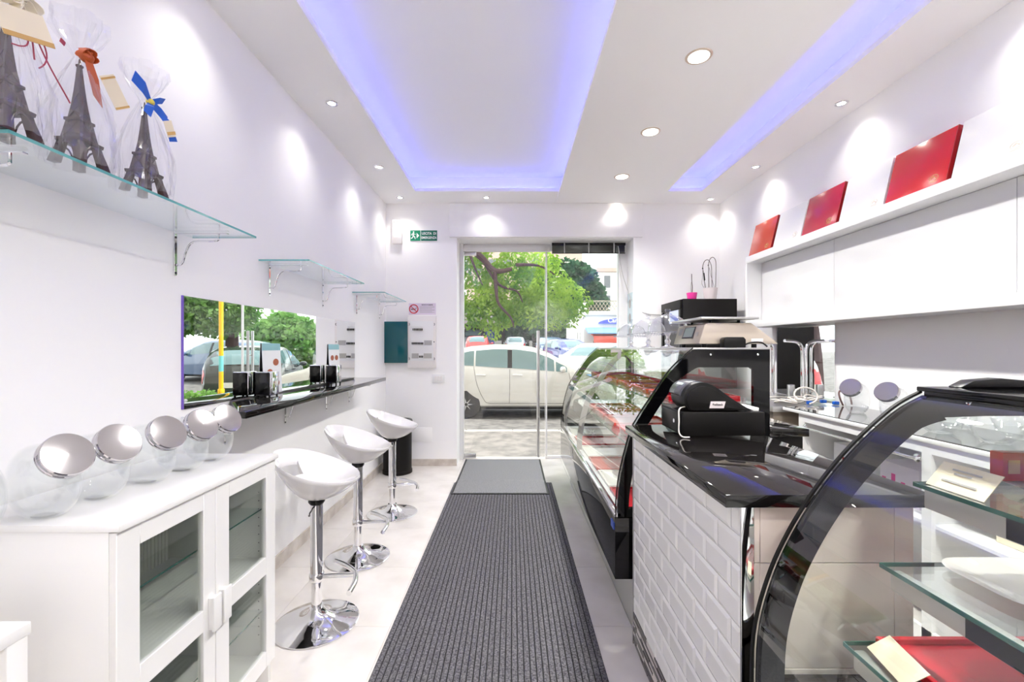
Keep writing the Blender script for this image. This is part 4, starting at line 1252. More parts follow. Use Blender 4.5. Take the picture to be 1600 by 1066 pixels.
def cakestand(x, y, s, label):
    t = thing('cake_stand', label, 'cake stand', (x, y, 1.3985), 'glass cake stands with domes on the entrance case')
    MB().lathe([(.05*s, 0), (.052*s, .004), (.02*s, .012), (.011*s, .022), (.018*s, .034), (.020*s, .045), (.010*s, .058), (.012*s, .075), (.022*s, .090)], (0, 0, 0), 32).build('foot', M['chrome'], t, local=True, smooth=True, auto=60)
    pl = MB().lathe([(.02*s, .090), (.148*s, .096), (.150*s, .100), (.02*s, .098)], (0, 0, 0), 48).build('plate', M['dome'], t, local=True, smooth=True)
    b = MB()
    for k in range(44):
        a = 2*math.pi*k/44; b.ell((.150*s*math.cos(a), .150*s*math.sin(a), .096), .007, .007, .007, 6, 4)
    b.build('beaded_rim', M['dome'], pl, local=True)
    dm = MB().lathe([(.128*s, .101), (.128*s, .106), (.124*s, .135), (.112*s, .160), (.092*s, .183), (.062*s, .201), (.03*s, .210), (.004, .212)], (0, 0, 0), 48, caps=False).build('dome', M['dome'], t, local=True, smooth=True, auto=80)
    MB().lathe([(.008, .211), (.007, .218), (.014*s, .226), (.019*s, .240), (.015*s, .246), (.0001, .247)], (0, 0, 0), 20).build('knob', M['dome'], dm, local=True, smooth=True)
cakestand(.99, 2.86, .96, 'glass cake stand with dome nearest the scale, half behind it')
cakestand(.99, 3.27, .96, 'glass cake stand with dome between the two others')
cakestand(1.03, 3.90, .96, 'glass cake stand with dome closest to the entrance')

# ------------------------------------------------------------------ tall black fridge with plant pots
t = thing('tall_fridge', 'tall black drinks fridge in the far right corner', 'fridge', (2.05, 4.95, 0))
MB().box(1.77, 2.33, 4.65, 5.28, 0, 1.905).build('body', M['blackmatte'], t, bevel=.004)
b = MB(); fy0, fy1 = 4.67, 5.26
b.box(1.745, 1.768, fy0, fy0+.05, .12, 1.80); b.box(1.745, 1.768, fy1-.05, fy1, .12, 1.80); b.box(1.745, 1.768, fy0+.05, fy1-.05, .12, .18)
dr = b.build('door', M['black'], t, bevel=.002)
MB().box(1.755, 1.759, fy0+.05, fy1-.05, .18, 1.80).build('pane', M['blackgloss'], dr)
MB().box(1.745, 1.769, fy0, fy1, 1.805, 1.90).build('header', M['blackmatte'], t, bevel=.002)
MB().box(1.7525, 1.755, fy0+.055, fy0+.34, 1.66, 1.80).build('poster', mat('pale_blue_print', rgb(196, 206, 232), .4), dr)
b = MB(); b.add([(1.7515, fy0+.06, 1.70), (1.7515, fy0+.30, 1.78), (1.7515, fy0+.33, 1.74), (1.7515, fy0+.09, 1.665)], [(0, 1, 2, 3)])
b.build('blue_band', M['bluewrap'], dr)
def pot(x, y, r0, r1, h, m, label, cat='plant pot'):
    t = thing('potted_plant', label, cat, (x, y, 1.9055))
    MB().lathe([(r0, 0), (r1, h), (r1-.004, h), (r0-.002, .01)], (0, 0, 0), 32).build('pot', m, t, local=True, smooth=True)
    MB().lathe([(.0001, h*.88), (r1-.006, h*.88)], (0, 0, 0), 24, caps=False).build('soil', M['bark'], t, local=True)
    return t
t = pot(1.94, 4.85, .044, .056, .085, M['pink'], 'small pink pot with a single dry stem on the fridge', 'potted plant')
MB().tube(smoothline([(0, 0, .07), (.005, 0, .14), (.0, 0, .20), (-.002, 0, .29)], 4), [.004]*13, 6).build('stem', M['stem'], t, local=True)
MB().tube(smoothline([(-.005, 0, .07), (-.012, 0, .14), (-.006, 0, .2)], 4), .0015, 5).build('twig', M['stem'], t, local=True)
t = pot(2.14, 4.85, .058, .076, .135, M['potwhite'], 'matte white pot with looping dry orchid stems on the fridge', 'potted plant')
for pts in ([(-.05, 0, .12), (-.065, 0, .22), (-.075, 0, .30), (-.082, 0, .37), (-.06, 0, .43), (-.02, 0, .44), (.01, 0, .38), (.015, 0, .28), (.02, 0, .12)],
            [(-.015, 0, .12), (-.018, 0, .3), (-.018, 0, .40), (0, 0, .455), (.03, 0, .47), (.055, 0, .44), (.062, 0, .38), (.06, 0, .25), (.055, 0, .12)],
            [(-.05, 0, .12), (-.09, 0, .18), (-.085, 0, .26), (-.08, 0, .36)], [(.05, 0, .12), (.01, 0, .26), (-.012, 0, .36)]):
    MB().tube(smoothline(pts, 5), .0035 if len(pts) > 5 else .0015, 6).build('stem', M['stem'], t, local=True, smooth=True)
b = MB().tube([(-.062, 0, .22), (-.071, 0, .30)], .008, 8)
b.ell((-.083, 0, .35), .008, .008, .008, 8, 6); b.ell((-.022, 0, .385), .007, .007, .007, 8, 6)
b.build('clip', M['black'], t, local=True)

# ------------------------------------------------------------------ right wall: long white shelf unit with red boxes
t = thing('wall_shelf_unit', 'long white wall unit with glossy recessed panels on the right', 'wall unit', (2.3, 1.2, 1.585))
UY0, UY1 = -1.6, 4.23
MB().box(2.2, XR-.001, UY0, UY1, 2.19, 2.25).build('top_board', M['white'], t, bevel=.002)
MB().box(2.2, XR-.001, UY0, UY1, 1.585, 1.64).build('bottom_board', M['white'], t, bevel=.002)
MB().box(2.2, XR-.001, UY1-.025, UY1, 1.64, 2.19).build('side_board', M['white'], t)
MB().box(2.2, XR-.001, UY0, UY0+.025, 1.64, 2.19).build('side_board', M['white'], t)
y = UY1 - .025
for w_ in (.95, 1.18, 1.18, 1.18, 1.29):
    y2 = max(y - w_, UY0+.026)
    MB().box(2.335, 2.353, y2+.0015, y-.0015, 1.642, 2.188).build('panel', M['whitegloss'], t, bevel=.0015)
    y = y2
def lean_box(yc, w, kind, label, logo=True):
    t = thing('gift_box', label, 'box', (2.4, yc, 2.25), 'flat gift boxes leaning on the wall above the white unit')
    y0, y1 = yc-w/2, yc+w/2
    zb, zt2 = 2.2505, 2.592; xb_, xt = 2.345, 2.425
    n = Vector((-(zt2-zb), 0, -(xt-xb_)*-1)).normalized()  # outward (to the room)
    def slab(d0, d1, ya, yb, ins=0.0):
        u = Vector((xt-xb_, 0, zt2-zb)); L = u.length; u.normalize(); nn = Vector((-u.z, 0, u.x))
        o_ = Vector((xb_, 0, zb+.012))
        p = []
        for (s_, d_) in ((ins, d0), (L-.012-ins, d0), (L-.012-ins, d1), (ins, d1)):
            q = o_ + u*s_ + nn*d_; p.append((q.x, q.z))
        return MB().prism(p, 'y', ya, yb)
    cm = {'red': M['red'], 'deep': M['red2'], 'rust': M['redorange'], 'white': M['plastic']}[kind]
    if kind == 'white':
        slab(-.006, .024, y0, y1).build('lid', M['white'], t, bevel=.002)
    else:
        slab(-.006, .006, y0, y1, .006).build('inner_tray', M['black'], t)
        slab(.004, .026, y0, y1).build('lid', cm, t, bevel=.002)
        slab(.003, .0262, y0-.002, y0+.003).build('lid_side', M['reddark'], t)
    if logo:
        u = Vector((xt-xb_, 0, zt2-zb)); u.normalize(); nn = Vector((-u.z, 0, u.x)); o_ = Vector((xb_, 0, zb+.012))
        ce = o_ + u*.075 + nn*(.0268 if kind != 'white' else .0248); ce.y = y0 + .08
        b = MB(); pts = []
        for k in range(24):
            a = 2*math.pi*k/24
            q = ce + u*(.017*math.sin(a)) + Vector((0, .026*math.cos(a), 0)); pts.append(q)
        b.tube(pts, .0016, 5, closed=True)
        b.tube([ce + Vector((0, .014, 0)) - u*.004, ce + u*.007, ce - Vector((0, .014, 0)) - u*.004], .003, 5)
        b.tube([ce + Vector((0, .024, 0)) - u*.024, ce - Vector((0, .024, 0)) - u*.024], .0016, 5)
        b.build('emblem', M['gold'] if kind != 'white' else M['palegold'], t)
M['red2'] = mat('crimson_card', rgb(176, 22, 56), 0.22)
M['palegold'] = mat('pale_gold_print', rgb(226, 216, 200), 0.5)
lean_box(4.23, .375, 'rust', 'flat orange-red gift box, farthest and smallest in view, above the white unit')
lean_box(3.42, .385, 'deep', 'flat crimson gift box, middle one of the three red ones above the white unit')
lean_box(2.603, .394, 'red', 'flat bright red gift box, nearest and largest above the white unit')
lean_box(3.82, .38, 'white', 'flat white gift box between the far and the middle red box')
lean_box(3.01, .38, 'white', 'flat white gift box between the middle and the nearest red box')
lean_box(2.19, .38, 'white', 'flat white gift box right of the nearest red box, by the frame edge')

t = thing('wall_mirror', 'small tall mirror on the right wall behind the chrome tubes', 'mirror', (XR-.003, 3.77, .98))
MB().box(XR-.006, XR-.001, 3.40, 4.14, .985, 1.583).build('glass', M['mirror'], t)
MB().box(XR-.0065, XR-.001, 4.14, 4.147, .985, 1.583).build('edge', M['steel'], t)

# ------------------------------------------------------------------ right counter
t = thing('rear_counter', 'white counter with open bays along the right wall', 'counter', (2.18, 1.4, 0))
QX = 1.935
MB().box(QX-.01, XR-.001, -1.2, 3.196, .955, .975).build('worktop', M['white'], t, bevel=.002)
MB().box(QX, XR-.01, -1.19, 3.186, .975, .981).build('glass_top', M['countglass'] if 'countglass' in M else M['granite'], t)
b = MB(); b.box(QX, QX+.02, -1.2, 3.03, .905, .955)
for (ya, yb) in ((2.97, 3.03), (2.07, 2.12), (1.1, 1.15), (.2, .25), (-.7, -.65)): b.box(QX, QX+.02, ya, yb, 0, .905)
b.box(QX, QX+.02, -1.2, 3.03, 0, .08)
b.build('face_frame', M['white'], t)
MB().box(XR-.05, XR-.035, -1.2, 3.03, 0, .955).build('back_board', M['white'], t)
for ya in (3.015, 2.09, 1.12, .22, -1.2): MB().box(QX+.02, XR-.05, ya, ya+.015, 0, .955).build('divider', M['white'], t)
MB().box(QX+.02, XR-.05, -1.18, 3.01, .56, .575).build('shelf', M['white'], t)
t2 = thing('towel_rail', 'chrome rail across the first bay of the rear counter', 'rail', (QX-.02, 2.55, .86))
MB().tube([(QX-.02, 2.965, .872), (QX-.02, 2.125, .872)], .007, 12).build('bar', M['chrome'], t2, smooth=True)
for y in (2.96, 2.14): MB().lathe([(.02, 0), (.02, .004), (.009, .008), (.009, .02)], (QX-.0005, y, .872), 20, axis=(-1, 0, 0)).build('mount', M['chrome'], t2, smooth=True)
# goods in the bays
for k, (y, w_, d_, c1, c2, lb) in enumerate(((2.86, .20, .22, 'signwhite', 'redorange', 'white carton with orange-red squares in the first counter bay'), (2.50, .24, .2, 'lilac', 'pink', 'lilac carton with a magenta stripe in the first counter bay'),
                                            (1.9, .22, .2, 'tagc', 'gold', 'cream carton in the second counter bay'))):
    q = thing('carton', lb, 'box', (2.15, y-.1, .576), 'cartons on the inner shelf of the rear counter')
    MB().box(2.05, 2.30, y-w_, y, .5765, .5765+d_).build('carton', M[c1], q, bevel=.002)
    b = MB()
    for j in range(3): b.box(2.049, 2.0505, y-.04-j*.06, y-.015-j*.06, .65+.03*(j % 2), .69+.03*(j % 2))
    b.build('print', M[c2], q)

# steel work table beyond, chrome tube frames, cables
t = thing('work_table', 'beige steel work table beyond the white counter', 'table', (2.16, 3.95, 0))
MB().box(1.87, XR-.002, 3.22, 4.6, .935, .975).build('top', M['steel'], t, bevel=.002)
MB().box(1.89, XR-.02, 3.25, 4.58, .62, .935).build('apron', M['beige'], t, bevel=.002)
for (x, y) in ((1.9, 3.26), (2.38, 3.26), (1.9, 4.54), (2.38, 4.54)): MB().box(x, x+.035, y, y+.035, 0, .62).build('leg', M['steel'], t)
def bent(y, x, label):
    t = thing('tube_frame', label, 'chrome stand', (x, y, .975), 'chrome tube frames on the steel table')
    def tb(sg, xo, reach): return smoothline([(x+xo, y, .9755), (x+xo, y, 1.20), (x+xo, y, 1.36), (x+xo+sg*.012, y, 1.415), (x+xo+sg*.05, y, 1.443), (x+xo+sg*reach, y-.02, 1.452)], 6)
    MB().tube(tb(-1, -.013, .15), .0125, 14).build('tube', M['chrome'], t, smooth=True)
    if reach_r: MB().tube(tb(1, .015, .13), .0125, 14).build('tube', M['chrome'], t, smooth=True)
reach_r = True
bent(3.5, 2.275, 'chrome twin bent tubes spreading like a Y before the small mirror')
reach_r = False
bent(3.92, 2.29, 'single chrome bent tube behind the scale, left of the Y-shaped pair')
b = MB()
cz = .981
random.seed(3)
for k in range(5):
    x, y = 2.05+.06*k, 3.34 + .1*random.random(); r_ = .05 + .03*random.random()
    pts = [(x + r_*math.cos(a)*1.2, y + r_*.8*math.sin(a) + .01*k, cz + .012 + .01*math.sin(a*2+k) + .008*k) for a in [i*math.pi/8 for i in range(16)]]
    b.tube(pts, .0055, 6, closed=True)
pts = [(2.16 + .085*math.cos(a), 3.30 + .02*math.sin(a), 1.045 + .058*math.sin(a)) for a in [R(-80) + i*math.pi/10 for i in range(17)]]
b.tube(pts, .0065, 8)
b.tube(smoothline([(2.0, 3.7, cz), (2.1, 3.6, cz+.02), (2.25, 3.68, cz+.01), (2.3, 3.5, cz+.03), (2.4, 3.45, cz), (2.2, 3.4, cz+.02), (2.02, 3.5, cz+.01)], 6), .0055, 6)
tag(b.build('cable', M['cable'], smooth=True), 'tangle of white cables around the foot of the chrome tubes', 'cable')
b = MB()
for (x, y, z) in ((2.2, 3.32, .99), (2.33, 3.36, .995), (2.38, 3.30, .99)): b.box(x-.02, x+.02, y-.012, y+.012, z-.012, z+.012)
tag(b.build('connector', M['blue'], bevel=.004), 'blue plastic cable plugs among the white cables', 'plug')
o = MB().tube(smoothline([(2.36, 3.20, .986), (2.33, 3.19, 1.04), (2.34, 3.21, 1.08), (2.38, 3.22, 1.10), (2.42, 3.22, 1.06), (2.43, 3.21, .99)], 6), .006, 8).build('cable', M['browncable'], smooth=True)
tag(o, 'brown cable loop beside the first lying jar', 'cable')
o = MB().box(2.30, 2.345, 3.72, 3.76, .976, 1.09).build('canister', M['steel'], bevel=.004)
tag(o, 'small silver canister in front of the small mirror', 'canister')

# jars on the rear counter
jl = 'glass jars crowded on the rear counter'
jp2 = jp
def jarat(x, y, a, lb, s=1.0, tilt=0, z=.9815):
    o = copy_tree(jp2); o.location = (x, y, z); o.rotation_euler = (R(tilt), 0, R(a)); o['label'] = lb; o['group'] = jl; o.scale = (s, s, s)
jarat(2.20, 2.86, 212, 'glass jar with bright lid on the rear counter, closest to the mirror')
jarat(2.20, 2.58, 208, 'glass jar with bright lid second from the mirror on the rear counter')
rows = [(2.30, 2.32), (2.10, 2.20), (2.33, 2.06), (2.12, 1.96), (2.32, 1.82), (2.10, 1.72), (2.32, 1.58), (2.12, 1.48)]
nm = ['first', 'second', 'third', 'fourth', 'fifth', 'sixth', 'seventh', 'eighth']
def bowl(x, y, r, lb):
    t = thing('glass_bowl', lb, 'bowl', (x, y, .9815), 'glass bowls crowded on the rear counter behind the near case')
    MB().lathe([(r*.45, 0), (r*.5, .004), (r*.8, .03), (r, .085), (r*1.02, .09), (r*.98, .086), (r*.77, .034), (r*.42, .008)], (0, 0, 0), 28, wob=lambda a, h: 1+.03*math.sin(14*a)).build('bowl', M['jar'], t, local=True, smooth=True)
    MB().lathe([(r*1.0, .092), (r*.93, .11), (r*.7, .14), (r*.3, .16), (.01, .163), (.012, .18), (.02, .19), (.0001, .197)], (0, 0, 0), 28, caps=False).build('cover', M['jar'], t, local=True, smooth=True)
for k, (x, y) in enumerate(rows):
    bowl(x, y, .095, 'covered glass bowl on the rear counter, %s from the lidded jars, %s row' % (nm[k], 'wall' if x > 2.2 else 'front'))

# ================================================================== the street outside
GZ = -.06
def gz(Y): return GZ + .81*min(1, max(0, (Y-12)/15.))
st = struct(MB().prism([(7.75, GZ), (12, GZ), (27, gz(27)), (75, gz(75)), (75, -.5), (7.75, -.5)], 'x', -40, 60).build('ground', M['asphalt']), 'grey asphalt street rising behind the parked cars')
pv = struct(MB().box(-30, 45, 5.74, 7.6, -.3, -.025).build('pavement', M['pavement']), 'grey pavement outside the entrance')
b = MB()
kb = None
for k in range(40):
    x = -12 + k*.8
    q = MB().box(x+.004, x+.796, 7.6, 7.75, -.3, -.022).build('kerb_stone', M['kerb'], pv, bevel=.01, seg=1)
# shop front outside (keeps the sky off the room)
fc = MB()
fc.box(-9, XL-.15, 5.4, 5.72, -.1, 3.5); fc.box(XR+.15, 11, 5.4, 5.72, -.1, 3.5); fc.box(-9, 11, 5.4, 5.72, 3.5, 9)
struct(fc.build('facade', M['facade']), 'outer wall of the shop building')
struct(MB().box(XL-.3, XR+.3, YN-.3, 5.5, 3.5, 3.75).build('roof_slab', M['facade']))

def car(name, label, loc, rz, pm, L=3.75, Wd=1.69, H=1.53, group=None, detail=True):
    t = thing(name, label, 'car', loc, group, rz)
    def interp(T, s_):
        for i in range(len(T)-1):
            if T[i][0] <= s_ <= T[i+1][0]:
                f = (s_-T[i][0])/(T[i+1][0]-T[i][0]); f = f*f*(3-2*f)*.35 + f*.65
                return T[i][1]*(1-f) + T[i+1][1]*f
        return T[-1][1]
    ZT_ = [(0, .46), (.012, .60), (.03, .70), (.07, .84), (.12, .93), (.2, .975), (.33, 1.0), (.45, .995), (.54, .965), (.62, .895), (.70, .79), (.77, .68), (.80, .655), (.88, .61), (.95, .53), (.985, .44), (1, .36)]
    ZB_ = [(0, .42), (.05, .66), (.15, .695), (.4, .66), (.76, .60), (.80, .585), (.9, .53), (.97, .42), (1, .33)]
    def wf(s_): e = abs(2*s_-1); return (1 - .22*e**6 - .04*e**2)
    def zt(s_): return interp(ZT_, s_)*H
    def zb(s_): return min(interp(ZB_, s_)*H, zt(s_)-.035)
    def zlow(s_): return (.15 if .05 < s_ < .95 else .17)*H
    hw = Wd/2
    def half(s_):
        w = wf(s_)*hw; a, c_, zl = zt(s_), zb(s_), zlow(s_)
        gh = max(0, min(1, (a-c_)/(.30*H)))
        re = w*(.97 - .19*gh)
        mid = zl + (c_-zl)*.45
        return [(0, zl), (w*.90, zl), (w*.965, zl+.04), (w*1.0, mid), (w*.995, mid+(c_-mid)*.5), (w*.965, c_), ((w*.965+re)/2, c_+(a-.05*gh-c_)*.55), (re, a-.055*gh-.012), (re*.86, a-.012*gh-.003), (re*.45, a), (0, a+.004)]
    NS = 56
    vs = []; fs = []
    secs = []
    for i in range(NS+1):
        s_ = i/NS; h_ = half(s_); x = (s_-.5)*L
        ring = [(x, y, z) for y, z in h_] + [(x, -y, z) for y, z in h_[-2:0:-1]]
        secs.append(ring); vs += ring
    n = len(secs[0])
    for i in range(NS):
        for k in range(n): fs.append((i*n+k, i*n+(k+1) % n, (i+1)*n+(k+1) % n, (i+1)*n+k))
    fs += [tuple(range(n))[::-1], tuple(NS*n+k for k in range(n))]
    body = MB().add(vs, fs).build('body', pm, t, local=True, smooth=True, auto=50)
    wr = .185*H + .01; wx = (-.325*L, .332*L)
    cut = MB()
    for x in wx: cut.cyl((x, -Wd, wr), (x, Wd, wr), wr+.045, 32)
    co = cut.build('cutter', M['black'], None, local=True)
    md = body.modifiers.new('arches', 'BOOLEAN'); md.operation = 'DIFFERENCE'; md.object = co; md.solver = 'EXACT'
    bpy.context.view_layer.update()
    dg = bpy.context.evaluated_depsgraph_get()
    me = bpy.data.meshes.new_from_object(body.evaluated_get(dg))
    body.modifiers.clear(); body.data = me
    me.polygons.foreach_set('use_smooth', [True]*len(me.polygons))
    try: me.set_sharp_from_angle(angle=R(45))
    except Exception: pass
    bpy.data.objects.remove(co)
    # underbody block
    MB().box(-.46*L, .46*L, -hw*.80, hw*.80, .12*H, .30*H).build('underbody', M['black'], t, local=True)
    def yside(s_, z):
        h_ = half(s_)[1:9]
        for i in range(len(h_)-1):
            if h_[i][1] <= z <= h_[i+1][1]:
                f = (z-h_[i][1])/max(1e-6, h_[i+1][1]-h_[i][1]); return h_[i][0]*(1-f)+h_[i+1][0]*f
        return h_[-1][0]
    def side_panel(nm, m_, pts, sg, off=.006, nz=4):
        """pts: top & bottom outline as [(s, zlow, zhigh), ...]"""
        vs = []; fs = []
        for (s_, a, c_) in pts:
            for k in range(nz+1):
                z = a + (c_-a)*k/nz
                vs.append(((s_-.5)*L, sg*(yside(s_, z)+off), z))
        for i in range(len(pts)-1):
            for k in range(nz): fs.append((i*(nz+1)+k, i*(nz+1)+k+1, (i+1)*(nz+1)+k+1, (i+1)*(nz+1)+k))
        return MB().add(vs, fs).build(nm, m_, t, local=True, smooth=True)
    for sg in (-1, 1):
        def win(s0, s1, a0=0, a1=0):
            N = 8; out = []
            for i in range(N+1):
                s_ = s0 + (s1-s0)*i/N
                hi = zt(s_) - .105; lo = zb(s_) + .03
                if i == 0: hi -= a0
                if i == N: hi -= a1
                out.append((s_, lo, max(hi, lo+.012)))
            return out
        side_panel('side_window', M['carglass'], win(.13, .215, .05), sg)
        side_panel('side_window', M['carglass'], win(.225, .40), sg)
        side_panel('side_window', M['carglass'], win(.425, .655), sg)
        side_panel('side_window', M['carglass'], win(.665, .725), sg)
        for zs in ((.40, .425),):
            side_panel('door_pillar', M['black'], [(s_, zb(s_)+.03, zt(s_)-.11) for s_ in zs], sg, .005)
        if detail:
            for sp in ([(.215, .70), (.235, .45), (.275, .24), (.30, .21)], [(.412, .66), (.412, .40), (.41, .21)], [(.735, .61), (.745, .45), (.735, .30), (.725, .21)]):
                pts = [((p[0]-.5)*L, sg*(yside(p[0], p[1]*H)+.001), p[1]*H) for p in smoothline(sp, 4)]
                MB().tube(pts, .0045, 5).build('door_seam', M['seam'], t, local=True)
            pts = [((s_-.5)*L, sg*(yside(s_, .205*H)+.001), .205*H) for s_ in [.30+.43*i/10 for i in range(11)]]
            MB().tube(pts, .0045, 5).build('door_seam', M['seam'], t, local=True)
            for s_ in (.255, .455):
                z = .585*H; y = yside(s_, z)
                b = MB(); b.tube([((s_-.5)*L-.09, sg*y, z), ((s_-.5)*L-.07, sg*(y+.028), z+.004), ((s_-.5)*L+.07, sg*(y+.028), z-.002), ((s_-.5)*L+.09, sg*y, z-.006)], .014, 8)
                b.build('door_handle', pm, t, local=True, smooth=True)
        s_ = .70; z = .64*H; y = yside(s_, z)
        MB().ell(((s_-.5)*L, sg*(y+.10), z+.03), .06, .10, .065, 14, 10, .8).build('wing_mirror', pm, t, local=True, smooth=True)
        s_ = .035; z = .56*H
        side_panel('tail_light', M['tail'], [(.018, .43*H, .56*H), (.035, .42*H, .63*H), (.075, .46*H, .67*H)], sg, .008)
        side_panel('head_light', M['headl'], [(.90, .40*H, .515*H), (.945, .36*H, .475*H), (.98, .34*H, .42*H)], sg, .008)
        for x in wx:
            w_ = MB().lathe([(wr-.055, -.02), (wr-.015, -.03), (wr, -.01), (wr, .13), (wr-.015, .16), (.05, .16)], (x, sg*(hw*.965-.16) if sg > 0 else -(hw*.965-.16), wr), 40, axis=(0, sg, 0)).build('wheel', M['tyre'], t, local=True, smooth=True)
            b = MB(); cy = sg*(hw*.965-.02)
            b.lathe([(wr-.075, -.05), (wr-.06, .012), (wr-.052, .014)], (x, cy-sg*.0, wr), 40, axis=(0, sg, 0), caps=False)
            for k in range(7):
                a = 2*math.pi*k/7
                b.tube([(x+.03*math.cos(a), cy+sg*.006, wr+.03*math.sin(a)), (x+(wr-.062)*math.cos(a), cy, wr+(wr-.062)*math.sin(a))], [.022, .014], 6)
            b.lathe([(.04, 0), (.035, .018), (.0001, .02)], (x, cy, wr), 18, axis=(0, sg, 0))
            b.build('rim', M['rimm'], w_, local=True, smooth=True)
    def screen(nm, s0, s1, off):
        vs = []; fs = []; N = 8
        for i in range(N+1):
            s_ = s0 + (s1-s0)*i/N; h_ = half(s_); re = h_[7][0]; z = zt(s_)
            for (yy, dz) in ((-1, -.03), (-.5, -.002), (0, .004), (.5, -.002), (1, -.03)):
                vs.append(((s_-.5)*L + (off if s0 > .5 else -off), yy*re*.86, z+dz+off))
        for i in range(N):
            for k in range(4): fs.append((i*5+k, i*5+k+1, (i+1)*5+k+1, (i+1)*5+k))
        MB().add(vs, fs).build(nm, M['carglass'], t, local=True, smooth=True)
    screen('windscreen', .585, .765, .006)
    screen('rear_window', .032, .115, .008)
    MB().box(-.5*L-.012, -.5*L+.02, -.26, .26, .36*H, .44*H).build('number_plate', M['plate'], t, local=True)
    return t
# the white car right in front of the door: near wheels at Y = 9.13
wc = car('white_hatchback', 'white hatchback parked across the street in front of the door, facing right', (.27, 9.13+.84, GZ), 0, M['p_white'])
q = MB().box(-.50, -.12, -.80, -.795, 1.00, 1.13).build('window_notice', M['plate'], wc, local=True); q.location = (0, .055, 0)
q2 = MB().box(-.33, -.20, -.803, -.80, 1.00, 1.045).build('notice_print', mat('orange_print', rgb(236, 136, 50), .5), q, local=True)
car('dark_estate', 'dark grey car parked behind the white one, seen in the wall mirror', (3.82, 12.1, GZ), R(75), M['p_dark'], 4.0, 1.75, 1.5)
car('red_car', 'red car with a lit rear window parked under the grey awning', (-2.3, 30.5, gz(30)), R(90), M['p_red'], 3.6, 1.65, 1.42, None, False)
car('silver_car', 'pale silver car parked behind, seen left of the door handle', (.2, 36, gz(36)), R(90), M['p_silver'], 3.9, 1.7, 1.5, None, False)
car('dark_van', 'dark van behind the red one, deep under the awning', (-3.0, 36.0, gz(36)), R(90), M['p_dark'], 4.2, 1.9, 2.2, None, False)
car('blue_car', 'grey-blue car facing the shop right of the door handle', (2.35, 28.0, gz(28)-.1), R(-88), M['p_blue'], 4.0, 1.7, 1.42, None, False)
car('navy_car', 'dark blue car behind the grey-blue one by the tyre stacks', (2.75, 22.3, gz(22)-.05), R(-75), M['p_navy'], 4.0, 1.7, 1.42, None, False)
car('white_car', 'white car parked obliquely in front of the car wash', (2.9, 15.8, gz(15.8)), R(-125), M['p_white'], 4.0, 1.72, 1.42, None, False)
car('blue_estate', 'blue car at the kerb far right, seen only in the wall mirror', (7.6, 16.5, gz(16.5)), R(20), M['p_blue'], 4.2, 1.75, 1.5, None, False)

# yellow pipe pole
t = thing('street_pole', 'bright yellow pole with a pale blue sticker, seen in the left mirror', 'pole', (1.86, 7.45, -.025))
MB().lathe([(.034, 0), (.034, 5.0)], (1.86, 7.45, -.025), 18).build('post', M['yellowpole'], t, smooth=True)
MB().lathe([(.045, 0), (.05, .01), (.05, .10), (.045, .11)], (1.86, 7.45, .60), 18).build('collar', M['yellowpole'], t, smooth=True)
MB().lathe([(.0345, 0), (.0345, .26)], (1.86, 7.45, 1.0), 18, caps=False).build('wrap_sticker', mat('aqua_sticker', rgb(110, 208, 210), .5), t, smooth=True)

def foliage(name, blobs, n, size, m_, parent, droop=.5, narrow=.35, rnd=1, kind='stuff', shell=.55):
    rg = random.Random(rnd)
    vs = []; fs = []
    tot = sum(b_[3]*b_[4]*b_[5] for b_ in blobs)
    for b_ in blobs:
        k = int(n*b_[3]*b_[4]*b_[5]/tot)
        for _ in range(k):
            while True:
                p = Vector((rg.uniform(-1, 1), rg.uniform(-1, 1), rg.uniform(-1, 1)))
                if .05 < p.length < 1: break
            p = p.normalized()*(p.length**shell)
            c_ = Vector((b_[0]+p.x*b_[3], b_[1]+p.y*b_[4], b_[2]+p.z*b_[5]))
            d = Vector((rg.uniform(-1, 1), rg.uniform(-1, 1), rg.uniform(-1, 1)*(1-droop)-droop)).normalized()
            s_ = d.cross(Vector((rg.uniform(-1, 1), rg.uniform(-1, 1), rg.uniform(-1, 1)))).normalized()
            L = size*rg.uniform(.6, 1.4); w = L*narrow
            i = len(vs)
            vs += [c_, c_+d*L*.45+s_*w, c_+d*L, c_+d*L*.45-s_*w]
            fs.append((i, i+1, i+2, i+3))
    me = bpy.data.meshes.new(name)
    o_ = ORG.get(parent.name, Vector((0, 0, 0)))
    me.from_pydata([tuple(v-o_) for v in vs], [], fs); me.materials.append(m_)
    ob = bpy.data.objects.new(name, me); COL.objects.link(ob); ob.parent = parent
    ob['kind'] = kind
    return ob
def limb(parent, pts, r0, r1, name='branch'):
    q = smoothline(pts, 4); n = len(q)
    return MB().tube(q, [r0+(r1-r0)*i/(n-1) for i in range(n)], 8).build(name, M['bark'], parent, smooth=True)
def blobcloud(x0, x1, y0, y1, z0, z1, n, r0, r1, rnd):
    rg = random.Random(rnd)
    return [(rg.uniform(x0, x1), rg.uniform(y0, y1), rg.uniform(z0, z1), rg.uniform(r0, r1), rg.uniform(r0, r1), rg.uniform(r0, r1)*.75) for _ in range(n)]

